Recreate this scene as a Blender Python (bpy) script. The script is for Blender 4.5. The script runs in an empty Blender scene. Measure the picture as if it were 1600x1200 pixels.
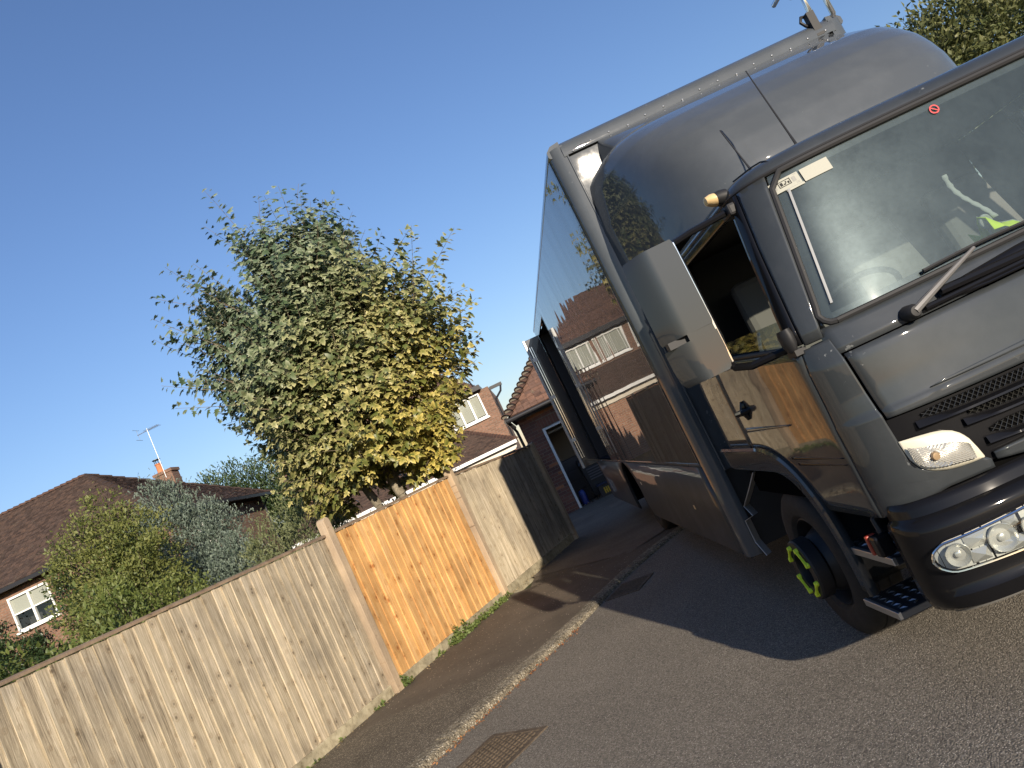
import bpy, bmesh, math, random
import numpy as np
from mathutils import Vector, Matrix

random.seed(11); RS = np.random.RandomState(5)
SC = bpy.context.scene
COL = SC.collection

# ------------------------------------------------------------------ camera
CAM_H, FOC, ROLL, PITCH = 1.65, 1200.0, math.radians(25.6), math.radians(5.2)
cd = bpy.data.cameras.new('camera'); cam = bpy.data.objects.new('camera', cd); COL.objects.link(cam)
cd.sensor_fit = 'HORIZONTAL'; cd.sensor_width = 36.0; cd.lens = FOC / 1600.0 * 36.0
cd.clip_start = 0.05; cd.clip_end = 3000.0
_fw = Vector((0, math.cos(PITCH), math.sin(PITCH))); _up = Vector((0, -math.sin(PITCH), math.cos(PITCH))); _rt = Vector((1, 0, 0))
_ix = math.cos(ROLL) * _rt - math.sin(ROLL) * _up
_iy = math.sin(ROLL) * _rt + math.cos(ROLL) * _up
_m = Matrix((_ix, _iy, -_fw)).transposed().to_4x4(); _m.translation = Vector((0, 0, CAM_H))
cam.matrix_world = _m
SC.camera = cam

# ------------------------------------------------------------------ sky, sun, exposure
SUN_AZ, SUN_EL = math.radians(15.5), math.radians(16.8)      # behind the camera, a little to the right
TO_SUN = Vector((math.sin(SUN_AZ) * math.cos(SUN_EL), -math.cos(SUN_AZ) * math.cos(SUN_EL), math.sin(SUN_EL)))
wd = bpy.data.worlds.new('World'); SC.world = wd; wd.use_nodes = True
nt = wd.node_tree; nt.nodes.clear()
sky = nt.nodes.new('ShaderNodeTexSky'); sky.sky_type = 'NISHITA'; sky.sun_disc = False
sky.sun_elevation = SUN_EL; sky.sun_rotation = math.atan2(TO_SUN.x, TO_SUN.y)
sky.altitude = 0; sky.air_density = 1.4; sky.dust_density = 0.2; sky.ozone_density = 5.0
bg = nt.nodes.new('ShaderNodeBackground'); bg.inputs[1].default_value = 0.092
wo = nt.nodes.new('ShaderNodeOutputWorld')
wb = nt.nodes.new('ShaderNodeMix'); wb.data_type = 'RGBA'; wb.blend_type = 'MULTIPLY'; wb.inputs[0].default_value = 1.0; wb.inputs[7].default_value = (0.99, 0.905, 1.03, 1)   # the camera's white balance
nt.links.new(sky.outputs[0], wb.inputs[6]); nt.links.new(wb.outputs[2], bg.inputs[0]); nt.links.new(bg.outputs[0], wo.inputs[0])
sl = bpy.data.lights.new('sun', 'SUN'); sl.energy = 4.6; sl.angle = math.radians(0.53); sl.color = (1.0, 0.87, 0.70)
so = bpy.data.objects.new('sun', sl); COL.objects.link(so)
so.rotation_euler = TO_SUN.to_track_quat('Z', 'Y').to_euler(); so.location = (5, -15, 12)
SC.view_settings.view_transform = 'Standard'; SC.view_settings.look = 'None'
SC.view_settings.gamma = 1.0; SC.view_settings.use_curve_mapping = False
SC.view_settings.exposure = 0.75
SC.cycles.max_bounces = 8; SC.cycles.transparent_max_bounces = 12; SC.cycles.caustics_reflective = False; SC.cycles.caustics_refractive = False
SC.cycles.sample_clamp_indirect = 4.0

# ------------------------------------------------------------------ helpers: materials
def _new(name):
    m = bpy.data.materials.new(name); m.use_nodes = True
    t = m.node_tree; b = t.nodes['Principled BSDF']; return m, t, b
def P(name, col, rough=0.5, metal=0.0, coat=0.0, spec=0.5, croug=0.03, trans=0.0, ior=1.45):
    m, t, b = _new(name); b.inputs['Base Color'].default_value = (*col, 1)
    b.inputs['Roughness'].default_value = rough; b.inputs['Metallic'].default_value = metal
    b.inputs['Coat Weight'].default_value = coat; b.inputs['Coat Roughness'].default_value = croug
    b.inputs['Specular IOR Level'].default_value = spec; b.inputs['Transmission Weight'].default_value = trans
    b.inputs['IOR'].default_value = ior
    return m
def nd(t, typ, **kw):
    n = t.nodes.new(typ)
    for k, v in kw.items():
        if k.startswith('i_'):
            key = k[2:]; key = int(key) if key.isdigit() else key.replace('_', ' ')
            n.inputs[key].default_value = v
        else: setattr(n, k, v)
    return n
def coords(t, scale=(1, 1, 1), kind='Object', rand=False, rot=(0, 0, 0)):
    c = nd(t, 'ShaderNodeTexCoord'); out = c.outputs[kind]
    if kind == 'World':
        pass
    if rand:
        oi = nd(t, 'ShaderNodeObjectInfo'); mu = nd(t, 'ShaderNodeMath', operation='MULTIPLY', i_1=37.0)
        t.links.new(oi.outputs['Random'], mu.inputs[0])
        ad = nd(t, 'ShaderNodeVectorMath', operation='ADD'); t.links.new(out, ad.inputs[0]); t.links.new(mu.outputs[0], ad.inputs[1]); out = ad.outputs[0]
    mp = nd(t, 'ShaderNodeMapping'); mp.inputs['Scale'].default_value = scale; mp.inputs['Rotation'].default_value = rot
    t.links.new(out, mp.inputs[0]); return mp.outputs[0]
def wcoords(t, scale=(1, 1, 1)):
    g = nd(t, 'ShaderNodeNewGeometry'); mp = nd(t, 'ShaderNodeMapping'); mp.inputs['Scale'].default_value = scale
    t.links.new(g.outputs['Position'], mp.inputs[0]); return mp.outputs[0]
def noise(t, vec, scale, detail=4, rough=0.55, dist=0.0):
    n = nd(t, 'ShaderNodeTexNoise'); n.inputs['Scale'].default_value = scale; n.inputs['Detail'].default_value = detail
    n.inputs['Roughness'].default_value = rough; n.inputs['Distortion'].default_value = dist
    t.links.new(vec, n.inputs['Vector']); return n.outputs['Fac']
def voro(t, vec, scale, feat='F1', rnd=1.0):
    n = nd(t, 'ShaderNodeTexVoronoi', feature=feat); n.inputs['Scale'].default_value = scale; n.inputs['Randomness'].default_value = rnd
    t.links.new(vec, n.inputs['Vector']); return n
def ramp(t, fac, stops):
    r = nd(t, 'ShaderNodeValToRGB'); e = r.color_ramp.elements
    while len(e) < len(stops): e.new(0.5)
    for k, (p, c) in enumerate(stops):
        e[k].position = p; e[k].color = (*c, 1) if len(c) == 3 else c
    t.links.new(fac, r.inputs[0]); return r.outputs[0]
def mix(t, fac, a, b, mode='MIX'):
    n = nd(t, 'ShaderNodeMix', data_type='RGBA', blend_type=mode)
    for s, v in ((0, fac), (6, a), (7, b)):
        if isinstance(v, (int, float)): n.inputs[s].default_value = v
        elif isinstance(v, tuple): n.inputs[s].default_value = (*v, 1)
        else: t.links.new(v, n.inputs[s])
    return n.outputs[2]
def mth(t, op, a, b=None, clamp=False):
    n = nd(t, 'ShaderNodeMath', operation=op, use_clamp=clamp)
    for s, v in ((0, a), (1, b)):
        if v is None: continue
        if isinstance(v, (int, float)): n.inputs[s].default_value = v
        else: t.links.new(v, n.inputs[s])
    return n.outputs[0]
def bump(t, b, h, strength=0.3, dist=0.01, prev=None, sock='Normal'):
    n = nd(t, 'ShaderNodeBump'); n.inputs['Strength'].default_value = strength; n.inputs['Distance'].default_value = dist
    t.links.new(h, n.inputs['Height'])
    if prev is not None: t.links.new(prev, n.inputs['Normal'])
    t.links.new(n.outputs[0], b.inputs[sock]); return n.outputs[0]
def setc(t, b, s, key='Base Color'): t.links.new(s, b.inputs[key])

def wood(name, stops, knot=(0.09, 0.06, 0.04), rough=0.8, tint=0.25, bstr=0.35, kn=0.10, wet=None):
    m, t, b = _new(name)
    v = coords(t, (95, 95, 3.6), rand=True); g = noise(t, v, 1.0, 8, 0.78, 1.1)
    v2 = coords(t, (9, 9, 0.9), rand=True); g2 = noise(t, v2, 1.0, 3, 0.5, 0.3)
    f = mth(t, 'ADD', mth(t, 'MULTIPLY', g, 0.74), mth(t, 'MULTIPLY', g2, 0.26))
    c = ramp(t, f, stops)
    oi = nd(t, 'ShaderNodeObjectInfo')
    tn = ramp(t, oi.outputs['Random'], [(0, (1 - tint,) * 3), (0.5, (1, 1, 1)), (1, (1 + tint * 0.5, 1 + tint * 0.4, 1 + tint * 0.3))])
    c = mix(t, 1.0, c, tn, 'MULTIPLY')
    vk = coords(t, (6.0, 6.0, 8.5), rand=True); sx = nd(t, 'ShaderNodeSeparateXYZ'); t.links.new(vk, sx.inputs[0]); cx = nd(t, 'ShaderNodeCombineXYZ'); t.links.new(sx.outputs[0], cx.inputs[0]); t.links.new(sx.outputs[2], cx.inputs[1])
    vo = nd(t, 'ShaderNodeTexVoronoi', feature='F1', voronoi_dimensions='2D'); vo.inputs['Scale'].default_value = 1.0; t.links.new(cx.outputs[0], vo.inputs['Vector']); d = vo.outputs['Distance']
    sc_ = nd(t, 'ShaderNodeSeparateColor'); t.links.new(vo.outputs['Color'], sc_.inputs[0]); d = mth(t, 'ADD', d, mth(t, 'MULTIPLY', sc_.outputs[0], kn * 1.5))
    k = ramp(t, d, [(0, (1, 1, 1)), (kn * 0.7, (0.75, 0.75, 0.75)), (kn * 1.5, (0, 0, 0))])
    ring = ramp(t, d, [(kn * 1.2, (1, 1, 1)), (kn * 1.9, (0.82, 0.78, 0.74)), (kn * 2.8, (1, 1, 1))])
    c = mix(t, 1.0, c, ring, 'MULTIPLY'); c = mix(t, k, c, knot)
    w = wcoords(t); big = noise(t, w, 1.7, 4, 0.6)
    c = mix(t, 1.0, c, ramp(t, big, [(0.3, (0.72, 0.72, 0.74)), (0.6, (1.08, 1.06, 1.02))]), 'MULTIPLY')
    if wet:
        sp = nd(t, 'ShaderNodeSeparateXYZ'); t.links.new(w, sp.inputs[0])
        zz = mth(t, 'ADD', sp.outputs[2], mth(t, 'MULTIPLY', noise(t, wcoords(t, (8, 8, 1.2)), 1.0, 3), 0.45))
        c = mix(t, ramp(t, zz, [(0.36, (0.8, 0.8, 0.8)), (0.62, (0, 0, 0))]), c, wet)
    setc(t, b, c); b.inputs['Roughness'].default_value = rough; b.inputs['Specular IOR Level'].default_value = 0.25
    bump(t, b, f, bstr, 0.012); return m

def grainy(name, stops, sc=30.0, det=8, rough=0.9, bstr=0.4, bdist=0.01, big=1.2, bigamp=0.3, speck=None, world=True, vstops=None):
    m, t, b = _new(name); v = wcoords(t) if world else coords(t)
    n1 = noise(t, v, sc, det, 0.7); c = ramp(t, n1, stops)
    n2 = noise(t, v, big, 4, 0.6)
    c = mix(t, 1.0, c, ramp(t, n2, [(0.3, (1 - bigamp,) * 3), (0.7, (1 + bigamp * 0.6,) * 3)]), 'MULTIPLY')
    h = n1
    if speck:
        scale, col, amt = speck
        vo = voro(t, v, scale); sel = nd(t, 'ShaderNodeSeparateColor'); t.links.new(vo.outputs['Color'], sel.inputs[0])
        k = ramp(t, sel.outputs[0], [(1 - amt - 0.08, (0, 0, 0)), (1 - amt, (1, 1, 1))])
        k2 = mth(t, 'MULTIPLY', k, ramp(t, vo.outputs['Distance'], [(0.25, (1, 1, 1)), (0.5, (0, 0, 0))]))
        shade = ramp(t, sel.outputs[1], [(0, (0.55, 0.55, 0.55)), (1, (1.3, 1.3, 1.3))])
        c = mix(t, 1.0, c, shade, 'MULTIPLY'); c = mix(t, k2, c, col)
        h = mth(t, 'SUBTRACT', mth(t, 'MULTIPLY', n1, 0.4), vo.outputs['Distance'])
    setc(t, b, c); b.inputs['Roughness'].default_value = rough; b.inputs['Specular IOR Level'].default_value = 0.3
    bump(t, b, h, bstr, bdist); return m

def fres(t, f0=0.043):                         # mirror share of a pane by the angle it is seen at
    g = nd(t, 'ShaderNodeNewGeometry'); d = nd(t, 'ShaderNodeVectorMath', operation='DOT_PRODUCT'); t.links.new(g.outputs['Incoming'], d.inputs[0]); t.links.new(g.outputs['Normal'], d.inputs[1])
    k = mth(t, 'POWER', mth(t, 'SUBTRACT', 1.0, mth(t, 'ABSOLUTE', d.outputs['Value']), True), 5.0)
    return mth(t, 'ADD', mth(t, 'MULTIPLY', k, 1 - f0), f0)

def leafmat(name, inner, edge, alt, trans=0.35, rough=0.5, zmix=None, eamt=1.0):
    m, t, b = _new(name)
    ae = nd(t, 'ShaderNodeAttribute', attribute_name='edge'); ar = nd(t, 'ShaderNodeAttribute', attribute_name='rnd')
    r = ar.outputs['Fac']
    base = mix(t, r, inner, alt)
    e = mth(t, 'MULTIPLY', ae.outputs['Fac'], mth(t, 'MULTIPLY', ramp(t, r, [(0.15, (0.15, 0.15, 0.15)), (0.75, (1, 1, 1))]), eamt))
    c = mix(t, e, base, edge)
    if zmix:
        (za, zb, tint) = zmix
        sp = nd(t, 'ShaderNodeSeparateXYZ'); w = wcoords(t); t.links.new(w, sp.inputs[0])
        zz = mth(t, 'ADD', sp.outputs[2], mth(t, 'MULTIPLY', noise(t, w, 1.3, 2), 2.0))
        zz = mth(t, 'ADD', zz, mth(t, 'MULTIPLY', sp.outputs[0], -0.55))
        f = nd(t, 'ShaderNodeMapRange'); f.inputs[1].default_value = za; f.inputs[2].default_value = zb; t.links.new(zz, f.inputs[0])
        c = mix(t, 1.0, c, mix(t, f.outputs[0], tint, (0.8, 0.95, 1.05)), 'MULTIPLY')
    setc(t, b, c); b.inputs['Roughness'].default_value = rough; b.inputs['Specular IOR Level'].default_value = 0.4
    tr = nd(t, 'ShaderNodeBsdfTranslucent'); t.links.new(c, tr.inputs[0])
    ms = nd(t, 'ShaderNodeMixShader'); ms.inputs[0].default_value = trans
    t.links.new(b.outputs[0], ms.inputs[1]); t.links.new(tr.outputs[0], ms.inputs[2])
    t.links.new(ms.outputs[0], t.nodes['Material Output'].inputs[0]); return m

# ------------------------------------------------------------------ helpers: meshes
class MB:
    def __init__(s): s.v = []; s.f = []
    def add(s, vs, fs):
        o = len(s.v); s.v += [tuple(p) for p in vs]; s.f += [tuple(o + i for i in q) for q in fs]; return s
    def box(s, x0, x1, y0, y1, z0, z1, tf=None):
        v = [(x, y, z) for z in (z0, z1) for y in (y0, y1) for x in (x0, x1)]
        if tf: v = [tf(*p) for p in v]
        return s.add(v, [(0, 2, 3, 1), (4, 5, 7, 6), (0, 1, 5, 4), (2, 6, 7, 3), (0, 4, 6, 2), (1, 3, 7, 5)])
    def quad(s, *p): return s.add(p, [tuple(range(len(p)))])
    def prism(s, poly, a0, a1, fn):
        n = len(poly); v = [fn(p[0], p[1], a0) for p in poly] + [fn(p[0], p[1], a1) for p in poly]
        f = [tuple(range(n)), tuple(range(2 * n - 1, n - 1, -1))] + [(i, i + n, (i + 1) % n + n, (i + 1) % n) for i in range(n)]
        return s.add(v, f)
    def grid(s, rows, close=False):
        n = len(rows[0]); v = [p for r in rows for p in r]; f = []
        for i in range(len(rows) - 1):
            for j in range(n - 1 + (1 if close else 0)):
                a = i * n + j; b_ = i * n + (j + 1) % n; f.append((a, b_, b_ + n, a + n))
        return s.add(v, f)
    def tube(s, pts, r, seg=8, cap=True):
        pts = [Vector(p) for p in pts]; n = len(pts); rr = r if isinstance(r, (list, tuple)) else [r] * n
        rows = []; up = None
        for i in range(n):
            d = (pts[min(i + 1, n - 1)] - pts[max(i - 1, 0)]); d = d.normalized() if d.length > 1e-9 else Vector((0, 0, 1))
            if up is None: up = Vector((0, 0, 1)) if abs(d.z) < 0.9 else Vector((1, 0, 0))
            a = d.cross(up); a = a.normalized() if a.length > 1e-6 else Vector((1, 0, 0)); b_ = a.cross(d).normalized(); up = b_
            rows.append([tuple(pts[i] + rr[i] * (math.cos(2 * math.pi * k / seg) * a + math.sin(2 * math.pi * k / seg) * b_)) for k in range(seg)])
        s.grid(rows, True)
        if cap:
            o = len(s.v) - n * seg; s.f.append(tuple(o + k for k in range(seg))); s.f.append(tuple(o + (n - 1) * seg + k for k in reversed(range(seg))))
        return s
    def lathe(s, prof, fn, seg=32):          # prof: (radius, axial)
        rows = [[fn(r * math.cos(2 * math.pi * k / seg), a, r * math.sin(2 * math.pi * k / seg)) for k in range(seg)] for r, a in prof]
        return s.grid(rows, True)
    def build(s, name, mat, parent=None, smooth=False, sharp=None, bev=0.0, solid=0.0, loc=None):
        me = bpy.data.meshes.new(name); me.from_pydata(s.v, [], s.f); me.update()
        bm = bmesh.new(); bm.from_mesh(me); bmesh.ops.remove_doubles(bm, verts=bm.verts, dist=1e-5); bmesh.ops.recalc_face_normals(bm, faces=bm.faces); bm.to_mesh(me); bm.free()
        return link(name, me, mat, parent, smooth, sharp, bev, solid, loc)
def link(name, me, mat, parent=None, smooth=False, sharp=None, bev=0.0, solid=0.0, loc=None):
    if mat and not me.materials: me.materials.append(mat)
    o = bpy.data.objects.new(name, me); COL.objects.link(o)
    if parent: o.parent = parent
    if loc is not None: o.location = loc
    if smooth or sharp:
        me.polygons.foreach_set('use_smooth', [True] * len(me.polygons))
        me.set_sharp_from_angle(angle=math.radians(sharp or 35))
    if solid:
        md = o.modifiers.new('solid', 'SOLIDIFY'); md.thickness = solid; md.offset = 0.0
    if bev:
        md = o.modifiers.new('bevel', 'BEVEL'); md.width = bev; md.segments = 2; md.limit_method = 'ANGLE'; md.angle_limit = math.radians(40)
    return o
def tag(o, label=None, cat=None, group=None, kind=None):
    if label: o['label'] = label
    if cat: o['category'] = cat
    if group: o['group'] = group
    if kind: o['kind'] = kind
    return o
def empty(name, loc=(0, 0, 0), rz=0.0):
    o = bpy.data.objects.new(name, None); COL.objects.link(o); o.location = loc; o.rotation_euler = (0, 0, rz); o.empty_display_size = 0.2; return o
def struct(o): o['kind'] = 'structure'; return o

def rotmats(N, ax):                           # ax (N,3): the direction each leaf's normal looks, random spin
    z = ax / (np.linalg.norm(ax, axis=1, keepdims=True) + 1e-9)
    h = RS.normal(size=(N, 3)); x = np.cross(h, z); x /= (np.linalg.norm(x, axis=1, keepdims=True) + 1e-9); y = np.cross(z, x)
    return np.stack([x, y, z], axis=2)
def rot_yz(yd, zd):
    y = yd / (np.linalg.norm(yd, axis=1, keepdims=True) + 1e-9); x = np.cross(y, zd); x /= (np.linalg.norm(x, axis=1, keepdims=True) + 1e-9)
    z = np.cross(x, y); return np.stack([x, y, z], axis=2)
def scatter(name, bv, bf, edge, pos, R, scale, mat, parent=None, rnd=None):
    N = len(pos); bv = np.array(bv, float); k = len(bv); bf = np.array(bf, np.int32); nf, fs = bf.shape
    V = np.einsum('nij,kj->nki', R, bv) * np.asarray(scale).reshape(N, 1, 1) + pos[:, None, :]
    Fc = (bf[None] + (np.arange(N) * k)[:, None, None]).reshape(-1)
    me = bpy.data.meshes.new(name); me.vertices.add(N * k); me.vertices.foreach_set('co', V.astype(np.float32).reshape(-1))
    me.loops.add(len(Fc)); me.loops.foreach_set('vertex_index', Fc.astype(np.int32))
    me.polygons.add(N * nf); me.polygons.foreach_set('loop_start', (np.arange(N * nf) * fs).astype(np.int32))
    me.polygons.foreach_set('loop_total', np.full(N * nf, fs, np.int32))
    me.update(calc_edges=True)
    a = me.attributes.new('edge', 'FLOAT', 'POINT'); a.data.foreach_set('value', np.tile(np.array(edge, np.float32), N))
    if rnd is None: rnd = RS.rand(N)
    a = me.attributes.new('rnd', 'FLOAT', 'POINT'); a.data.foreach_set('value', np.repeat(np.asarray(rnd, np.float32), k))
    return link(name, me, mat, parent)
# leaf shapes: y is the leaf's length, z its upper side
_h = [(0.14, -0.03), (0.44, 0.04), (0.28, 0.20), (0.56, 0.46), (0.23, 0.44), (0.20, 0.72)]
MAPLE_V = [(0, 0.34, 0.05), (0, 0, 0)] + [(x, y, -0.30 * x) for x, y in _h] + [(0, 1.0, -0.12)] + [(-x, y, -0.30 * x) for x, y in reversed(_h)]
MAPLE_F = [(0, 1 + i, 1 + (i + 1) % 14) for i in range(14)]
MAPLE_E = [0.0, 0.3] + [0.6, 1, 0.5, 1, 0.55, 0.8] + [1] + [0.8, 0.55, 1, 0.5, 1, 0.6]
OVAL_V = [(0, 0, 0), (0.24, 0.45, 0.06), (0, 1, -0.08), (-0.24, 0.45, 0.06), (0, 0.5, -0.03)]
OVAL_F = [(0, 1, 4), (1, 2, 4), (2, 3, 4), (3, 0, 4)]
OVAL_E = [0.3, 1, 1, 1, 0]
SPRAY_V = [(0, 0, 0), (0.10, 0.3, 0.03), (0.04, 0.45, 0), (0.16, 0.72, 0.03), (0, 1, -0.03), (-0.16, 0.72, 0.03), (-0.04, 0.45, 0), (-0.10, 0.3, 0.03)]
SPRAY_F = [(0, 1, 7), (1, 2, 6), (1, 6, 7), (2, 3, 5), (2, 5, 6), (3, 4, 5)]
SPRAY_E = [0, 0.4, 0.3, 0.8, 1, 0.8, 0.3, 0.4]
def unit(a): return a / (np.linalg.norm(a, axis=1, keepdims=True) + 1e-9)

# ------------------------------------------------------------------ materials
M = {}
M['ground'] = grainy('soil and rough grass', [(0.35, (0.03, 0.035, 0.015)), (0.65, (0.07, 0.075, 0.03))], 6, 6, bstr=0.5, bdist=0.03)
M['road'] = grainy('worn asphalt', [(0.32, (0.13, 0.114, 0.092)), (0.7, (0.25, 0.222, 0.182))], 60, 8, 0.85, 0.7, 0.007, 0.6, 0.2, speck=(140, (0.48, 0.44, 0.37), 0.12))
def footway():
    m, t, b = _new('footway tarmac'); v = wcoords(t); n1 = noise(t, v, 45, 8, 0.7); big = noise(t, v, 1.5, 4, 0.6)
    vo = voro(t, v, 115); se = nd(t, 'ShaderNodeSeparateColor'); t.links.new(vo.outputs['Color'], se.inputs[0])
    coarse = mix(t, mth(t, 'MULTIPLY', ramp(t, se.outputs[0], [(0.74, (0, 0, 0)), (0.80, (1, 1, 1))]), ramp(t, vo.outputs['Distance'], [(0.3, (1, 1, 1)), (0.55, (0, 0, 0))])), ramp(t, n1, [(0.3, (0.075, 0.062, 0.046)), (0.7, (0.16, 0.135, 0.10))]), (0.46, 0.40, 0.30))
    fl = voro(t, wcoords(t, (60, 22, 60)), 1.0); sf = nd(t, 'ShaderNodeSeparateColor'); t.links.new(fl.outputs['Color'], sf.inputs[0])
    smooth = mix(t, mth(t, 'MULTIPLY', ramp(t, sf.outputs[1], [(0.90, (0, 0, 0)), (0.94, (1, 1, 1))]), ramp(t, fl.outputs['Distance'], [(0.2, (1, 1, 1)), (0.4, (0, 0, 0))])), ramp(t, n1, [(0.3, (0.095, 0.076, 0.056)), (0.7, (0.145, 0.118, 0.088))]), (0.36, 0.30, 0.22))
    sp = nd(t, 'ShaderNodeSeparateXYZ'); t.links.new(v, sp.inputs[0])
    a = mth(t, 'ADD', mth(t, 'MULTIPLY', sp.outputs[0], 0.05), mth(t, 'ADD', mth(t, 'MULTIPLY', sp.outputs[1], 1.0), mth(t, 'MULTIPLY', noise(t, v, 2.5, 3), 0.35)))
    f = ramp(t, mth(t, 'MULTIPLY', a, 0.1), [(0.705, (0, 0, 0)), (0.72, (1, 1, 1))])
    c = mix(t, f, coarse, smooth); c = mix(t, 1.0, c, ramp(t, big, [(0.3, (0.74, 0.74, 0.74)), (0.7, (1.12, 1.12, 1.12))]), 'MULTIPLY')
    setc(t, b, c); b.inputs['Roughness'].default_value = 0.92; b.inputs['Specular IOR Level'].default_value = 0.25
    bump(t, b, mth(t, 'SUBTRACT', mth(t, 'MULTIPLY', n1, 0.5), mth(t, 'MULTIPLY', vo.outputs['Distance'], 0.6)), 0.55, 0.007); return m
M['pave'] = footway()
M['drive'] = grainy('driveway concrete', [(0.3, (0.10, 0.080, 0.060)), (0.7, (0.19, 0.155, 0.12))], 30, 7, 0.9, 0.4, 0.006, 1.1, 0.3)
M['kerb'] = grainy('weathered kerb concrete', [(0.3, (0.09, 0.075, 0.052)), (0.62, (0.26, 0.225, 0.165)), (0.8, (0.38, 0.34, 0.26))], 22, 10, 0.95, 0.9, 0.012, 2.5, 0.3, speck=(70, (0.48, 0.44, 0.36), 0.15))
M['iron'] = grainy('rusty cast iron', [(0.3, (0.055, 0.042, 0.030)), (0.7, (0.15, 0.115, 0.08))], 40, 6, 0.7, 0.4, 0.004, 3.0, 0.3)
M['gravel'] = grainy('mossy concrete board', [(0.3, (0.16, 0.135, 0.085)), (0.5, (0.32, 0.28, 0.19)), (0.75, (0.44, 0.40, 0.29))], 14, 8, 0.95, 0.5, 0.006, 3.0, 0.4)
M['oldwood'] = wood('weathered grey fence wood', [(0.37, (0.17, 0.14, 0.10)), (0.455, (0.36, 0.305, 0.22)), (0.53, (0.50, 0.435, 0.325)), (0.60, (0.68, 0.60, 0.47))], (0.12, 0.09, 0.06), tint=0.11, bstr=0.9, kn=0.085)
M['newwood'] = wood('new orange softwood', [(0.38, (0.50, 0.265, 0.095)), (0.5, (0.62, 0.365, 0.150)), (0.60, (0.75, 0.50, 0.25))], (0.26, 0.10, 0.03), 0.65, tint=0.17, bstr=0.3, kn=0.13)
M['postwood'] = wood('weathered post wood', [(0.28, (0.24, 0.18, 0.12)), (0.5, (0.40, 0.31, 0.215)), (0.75, (0.52, 0.43, 0.32))], tint=0.05, bstr=0.5, kn=0.04)
M['capwood'] = wood('brown capping wood', [(0.28, (0.12, 0.085, 0.06)), (0.5, (0.23, 0.17, 0.12)), (0.75, (0.33, 0.26, 0.19))], tint=0.1)
M['bark'] = grainy('tree bark', [(0.3, (0.10, 0.085, 0.06)), (0.7, (0.27, 0.235, 0.175))], 18, 7, 0.9, 0.7, 0.02, 5.0, 0.3)
M['twig'] = P('twig bark', (0.13, 0.105, 0.07), 0.85)

# ------------------------------------------------------------------ ground, road, footway, drive
s = MB(); s.quad((-900, -900, -0.02), (900, -900, -0.02), (900, 900, -0.02), (-900, 900, -0.02)); struct(s.build('ground', M['ground']))
KL = [(-7.5, -9.0), (-5.9, -5.0), (-4.35, -1.0), (-3.05, 2.4), (-2.35, 4.2), (-1.69, 5.45), (-0.46, 7.30), (0.16, 8.40), (0.95, 9.45), (2.2, 10.6), (4.2, 11.9), (8.0, 13.6), (16.0, 16.0)]
def smoothline(pts, step):
    pts = [np.array(p, float) for p in pts]; out = []
    for i in range(len(pts) - 1):
        p0 = pts[max(i - 1, 0)]; p1 = pts[i]; p2 = pts[i + 1]; p3 = pts[min(i + 2, len(pts) - 1)]
        n = max(2, int(np.linalg.norm(p2 - p1) / step))
        for k in range(n):
            u = k / n; out.append(0.5 * ((2 * p1) + (p2 - p0) * u + (2 * p0 - 5 * p1 + 4 * p2 - p3) * u * u + (-p0 + 3 * p1 - 3 * p2 + p3) * u ** 3))
    out.append(pts[-1]); return np.array(out)
KS = smoothline(KL, 0.15)
KT = np.gradient(KS, axis=0); KT /= np.linalg.norm(KT, axis=1, keepdims=True); KN = np.stack([KT[:, 1], -KT[:, 0]], 1)      # towards the road
KD = np.concatenate([[0], np.cumsum(np.linalg.norm(np.diff(KS, axis=0), axis=1))])
def kz(d):                                   # the kerb drops towards the driveway
    y = np.interp(d, KD, KS[:, 1]); return float(np.interp(y, [-9, 5.0, 8.0, 10.0, 20], [0.075, 0.070, 0.045, 0.018, 0.018]))
def kat(d, off, z): 
    x = np.interp(d, KD, KS[:, 0]); y = np.interp(d, KD, KS[:, 1]); nx = np.interp(d, KD, KN[:, 0]); ny = np.interp(d, KD, KN[:, 1]); return (x + nx * off, y + ny * off, z)
# road: from the kerb line out to the right and behind the camera
s = MB(); s.grid([[kat(d, 0.02, 0.0), (60.0, float(np.interp(d, KD, KS[:, 1])) - 4.0, 0.0)] for d in KD]); struct(s.build('road', M['road']))
FA, FB = 0.4372, -5.849                       # the fence line x = FA*y + FB
FL = math.hypot(FA, 1.0); FD = (FA / FL, 1.0 / FL); FN = (1.0 / FL, -FA / FL)
def fw(sv, off, z): return (FB + FD[0] * sv + FN[0] * off, FD[1] * sv + FN[1] * off, z)
s = MB(); rows = []
for d in KD:
    if KS[0, 1] <= np.interp(d, KD, KS[:, 1]) <= 13.4:
        k = kat(d, -0.13, kz(d) - 0.006); y = float(np.interp(d, KD, KS[:, 1]))
        a = fw((k[1] + FA * (k[0] - FB)) / FL, -0.10, 0.06)
        if y > 9.5: a = (a[0] * 0.3 + (-0.9) * 0.7, 9.5 + (y - 9.5) * 2.0, 0.03)
        rows.append([k] + [tuple(k[i] + (a[i] - k[i]) * u for i in range(3)) for u in (0.25, 0.5, 0.75, 1.0)])
s.grid(rows); struct(s.build('pavement', M['pave']))
s = MB(); s.quad((-1.2, 11.5, 0.035), (0.4, 9.6, 0.028), (3.6, 11.9, 0.028), (8, 14.0, 0.03), (8, 23, 0.04), (-1.2, 23, 0.04)); struct(s.build('driveway', M['drive']))
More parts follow.
